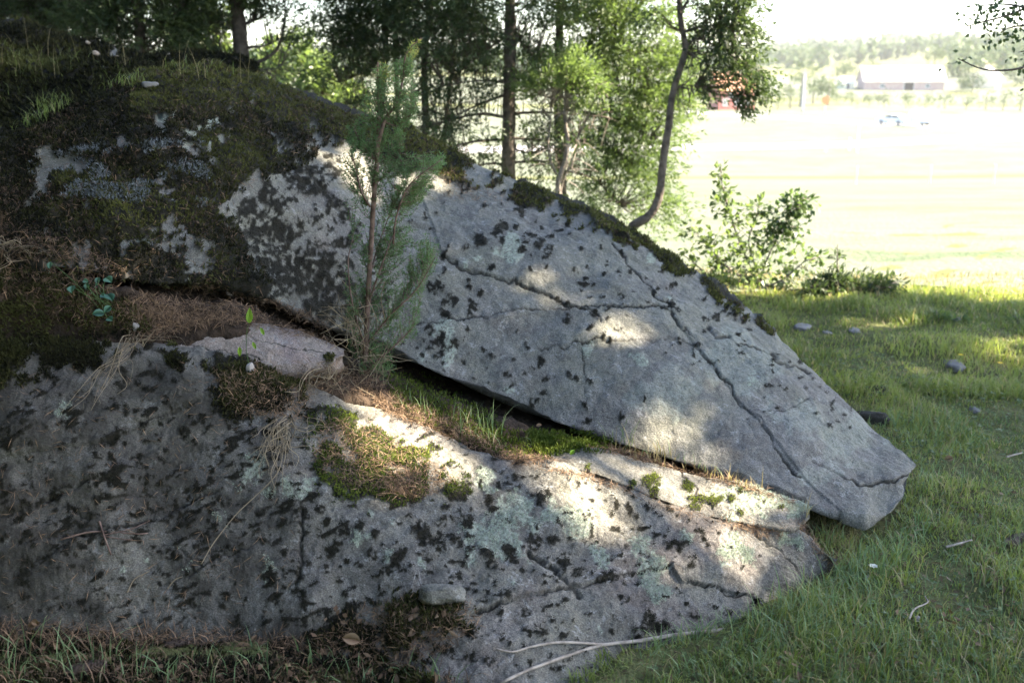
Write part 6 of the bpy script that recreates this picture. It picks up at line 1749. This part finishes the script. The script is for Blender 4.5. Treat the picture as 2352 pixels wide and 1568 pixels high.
def far_wood():
    c = MB()
    for _ in range(2200):
        y = rng.uniform(620, 1500); px = rng.uniform(-1500, 2900)
        x = at(px, 130, y)[0]; z = float(terr(x, y))
        h = rng.uniform(9, 17) * (y / 900) ** .3; w = h * rng.uniform(.4, .7); m = 22
        d = unit(rng.normal(size=(m, 3))); P = np.array([x, y, z + h * .5]) + d * (rng.random(m) ** .3)[:, None] * [w * .5, w * .5, h * .5]
        V, F = tris(P, rng.normal(size=(m, 3)), d + rng.normal(0, .4, (m, 3)), rng.uniform(2.5, 5.5, m), 4)
        c.add(V, F, np.repeat(np.clip(.35 + rng.normal(0, .15, m), 0, .88), 3))
    for _ in range(500):
        y = rng.uniform(380, 620); px = rng.uniform(2180, 2900) if rng.random() < .6 else rng.uniform(-1200, 1640)
        x = at(px, 130, y)[0]; z = float(terr(x, y)); h = rng.uniform(7, 13); w = h * .6; m = 30
        d = unit(rng.normal(size=(m, 3))); P = np.array([x, y, z + h * .5]) + d * (rng.random(m) ** .3)[:, None] * [w * .5, w * .5, h * .5]
        V, F = leaves(P, rng.normal(size=(m, 3)), d + rng.normal(0, .4, (m, 3)), rng.uniform(1.2, 2.6, m), 1.6)
        c.add(V, F, np.repeat(np.clip(.4 + rng.normal(0, .15, m), 0, .88), 4))
    c.build('far_wood', M['far_leaf'], None, kind='stuff', label='wooded hills on the horizon')
far_wood()

# pole, posts, sign, fence
def pole(name, px, py, Y, h, r, mat, label, cat, cross=False, group=None):
    x = at(px, py, Y)[0]; z = float(terr(x, Y)); b = np.array([x, Y, z])
    t = thing(name, b, label, cat, group)
    MB().add(*tube(np.array([b + [0, 0, -.3], b + [0, 0, h * .5], b + [0, 0, h]]), [r, r * .92, r * .8], 8, 6)).build('shaft', M[mat], t, True)
    V, F = box(-r * 1.3, r * 1.3, -r * 1.3, r * 1.3, h, h + r)
    mk('cap', V + b, F, M[mat], t)
    return t
pole('utility_pole', 1843, 242, 235, 8.6, .33, 'grey_post', 'pale utility pole standing before the far trees', 'pole')
pole('roadside_post', 1970, 333, 128, 3.9, .09, 'white', 'white marker pole at the road junction', 'post')
pole('roadside_post', 1952, 327, 132, 1.5, .09, 'white', 'short white post beside the tall marker pole', 'post')
pole('roadside_post', 1898, 330, 130, 1.6, .09, 'white', 'short white post left along the grass verge', 'post')
for px, Y, l in [(1970, 58, 'leftmost'), (2140, 56, 'middle'), (2287, 52, 'rightmost')]:
    pole('fence_post', px, 380, Y, 1.0, .035, 'grey_post', 'grey fence post in the sunny field, %s of the three' % l, 'post', group='fence posts in the field')
x = at(1895, 250, 225)[0]; zb = float(terr(x, 225)); b = np.array([x, 225., zb])
sg = thing('road_sign', b, 'small orange sign on a post at the far side of the road', 'sign')
MB().add(*tube(np.array([b + [0, 0, -.2], b + [0, 0, 1.5], b + [0, 0, 2.2]]), .08, 6)).build('post', M['grey_post'], sg, True)
M['orange'] = plain_mat('orange_paint', (0.75, 0.28, 0.10), None, rough=.5)
a = np.linspace(0, 2 * PI, 20, endpoint=False)
ring = np.stack([np.cos(a) * .95, 0 * a - .1, 2.2 + .95 + np.sin(a) * .95], -1)
Vd = np.concatenate([ring, ring + [0, .08, 0]]) + b
j = np.arange(20)
mk('panel', Vd, [np.stack([j, (j + 1) % 20, (j + 1) % 20 + 20, j + 20], -1), j[None], (j[::-1] + 20)[None]], M['orange'], sg)

# the car with its trailer on the side road
def vehicle():
    px0, py0 = 2048, 287
    Y0 = ray_terr([px0], [py0])[0][1]
    # sit on the side road itself
    cl = catmull(np.concatenate([road_b, np.zeros((len(road_b), 1))], 1), 400)[:, :2]
    ppx, _, _ = proj(np.concatenate([cl, np.full((400, 1), -8.8)], 1))
    i = np.argmin(np.abs(ppx - px0)); c = cl[i]; d = unit(cl[min(i + 6, 399)] - cl[max(i - 6, 0)])
    d = d if d[0] < 0 else -d
    s = np.array([-d[1], d[0]])
    z = float(terr(c[0], c[1])) + .12
    T = lambda P: np.stack([c[0] + d[0] * 1.2 * P[:, 0] + s[0] * P[:, 1], c[1] + d[1] * 1.2 * P[:, 0] + s[1] * P[:, 1], z + 1.2 * P[:, 2]], -1)
    def prof(pts, wid, inset=0.0):
        pts = np.array(pts, float); n = len(pts)
        A = np.stack([pts[:, 0], np.full(n, -wid / 2), pts[:, 1]], -1); B = A * [1, -1, 1]
        V = np.concatenate([A, B]); j = np.arange(n)
        return T(V), [np.stack([j, (j + 1) % n, (j + 1) % n + n, j + n], -1), j[::-1][None], (j + n)[None]]
    M['car_paint'] = plain_mat('car_paint_blue', (0.74, 0.73, 0.71), None, rough=.5, spec=.3)
    M['van_white'] = plain_mat('trailer_white', (0.8, 0.79, 0.78), None, rough=.45)
    M['tyre'] = plain_mat('tyre', (0.02, 0.02, 0.022), None, rough=.8)
    car = thing('car', (c[0], c[1], z), 'pale bluish car driving along the far road with a white trailer behind', 'car')
    V, F = prof([(2.25, .35), (2.3, .62), (2.2, .82), (1.1, .95), (.35, 1.38), (.1, 1.42), (-1.3, 1.42), (-1.9, 1.0), (-2.2, .95), (-2.25, .4), (-1.9, .28), (1.9, .28)], 1.7)
    mk('body', V, F, M['car_paint'], car)
    for sy in (-1, 1):
        for q in ([(.95, .98), (.32, 1.32), (-.25, 1.34), (-.25, .98)], [(-.35, .98), (-.35, 1.34), (-1.2, 1.34), (-1.65, 1.0)]):
            P = np.array([(a, sy * .857, b) for a, b in q]); mk('window', np.concatenate([T(P), T(P * [1, .99, 1])]), [np.array([[0, 1, 2, 3], [7, 6, 5, 4]])], M['glass'], car)
        P = np.array([(2.28, sy * .6 - .16, .62), (2.28, sy * .6 + .16, .62), (2.23, sy * .6 + .16, .76), (2.23, sy * .6 - .16, .76)]); P[:, 0] += .03
        mk('headlight', T(P), np.array([[0, 1, 2, 3]]), M['white'], car)
    P = np.array([(1.08, -.72, .98), (1.08, .72, .98), (.40, .66, 1.35), (.40, -.66, 1.35)]); P[:, 0] += .03; P[:, 2] += .02
    mk('windscreen', T(P), np.array([[0, 1, 2, 3]]), M['glass'], car)
    def wheel(par, x, y, r):
        a = np.linspace(0, 2 * PI, 18, endpoint=False); j = np.arange(18)
        A = np.stack([x + r * np.cos(a), np.full(18, y - .1), r + r * np.sin(a)], -1); B = A + [0, .2, 0]
        w = mk('wheel', T(np.concatenate([A, B])), [np.stack([j, (j + 1) % 18, (j + 1) % 18 + 18, j + 18], -1), j[::-1][None], (j + 18)[None]], M['tyre'], par)
        A = np.stack([x + r * .55 * np.cos(a), np.full(18, y + math.copysign(.11, y)), r + r * .55 * np.sin(a)], -1)
        mk('hubcap', T(A), j[None], M['grey_post'], w)
    for x in (1.4, -1.4):
        for y in (-.78, .78): wheel(car, x, y, .32)
    tr = thing('trailer', (c[0] - d[0] * 6, c[1] - d[1] * 6, z), 'white box trailer towed by the pale bluish car', 'trailer')
    V, F = prof([(-3.1, .5), (-3.05, 1.9), (-3.4, 2.25), (-6.2, 2.25), (-6.6, 1.95), (-6.7, .9), (-6.4, .5)], 1.95)
    mk('body', V, F, M['van_white'], tr)
    P = np.array([(-2.3, -.04, .42), (-3.12, -.04, .42), (-3.12, .04, .42), (-2.3, .04, .42), (-2.3, -.04, .5), (-3.12, -.04, .5), (-3.12, .04, .5), (-2.3, .04, .5)])
    mk('drawbar', T(P), np.array([[0, 1, 2, 3], [4, 7, 6, 5], [0, 4, 5, 1], [1, 5, 6, 2], [2, 6, 7, 3], [3, 7, 4, 0]]), M['tyre'], tr)
    for sy in (-1,):
        P = np.array([(-3.9, sy * .985, 1.25), (-5.6, sy * .985, 1.25), (-5.6, sy * .985, 1.8), (-3.9, sy * .985, 1.8)])
        mk('window', T(P), np.array([[0, 1, 2, 3]]), M['glass'], tr)
    for y in (-.85, .85): wheel(tr, -5.2, y, .32)
vehicle()

# ------------------------------------------------------------------ summer haze over the valley
V, F = box(-1600, 1600, -60, 1650, -11.5, 42)
hz = NT('haze_air')
pv = hz.n('ShaderNodeVolumePrincipled')
pv.inputs['Color'].default_value = (0.93, 0.97, 1.0, 1)
pv.inputs['Density'].default_value = 0.00015
pv.inputs['Anisotropy'].default_value = 0.2
hz.l(pv.outputs[0], hz.out.inputs['Volume'])
mk('haze', V, F, hz.m, kind='stuff')
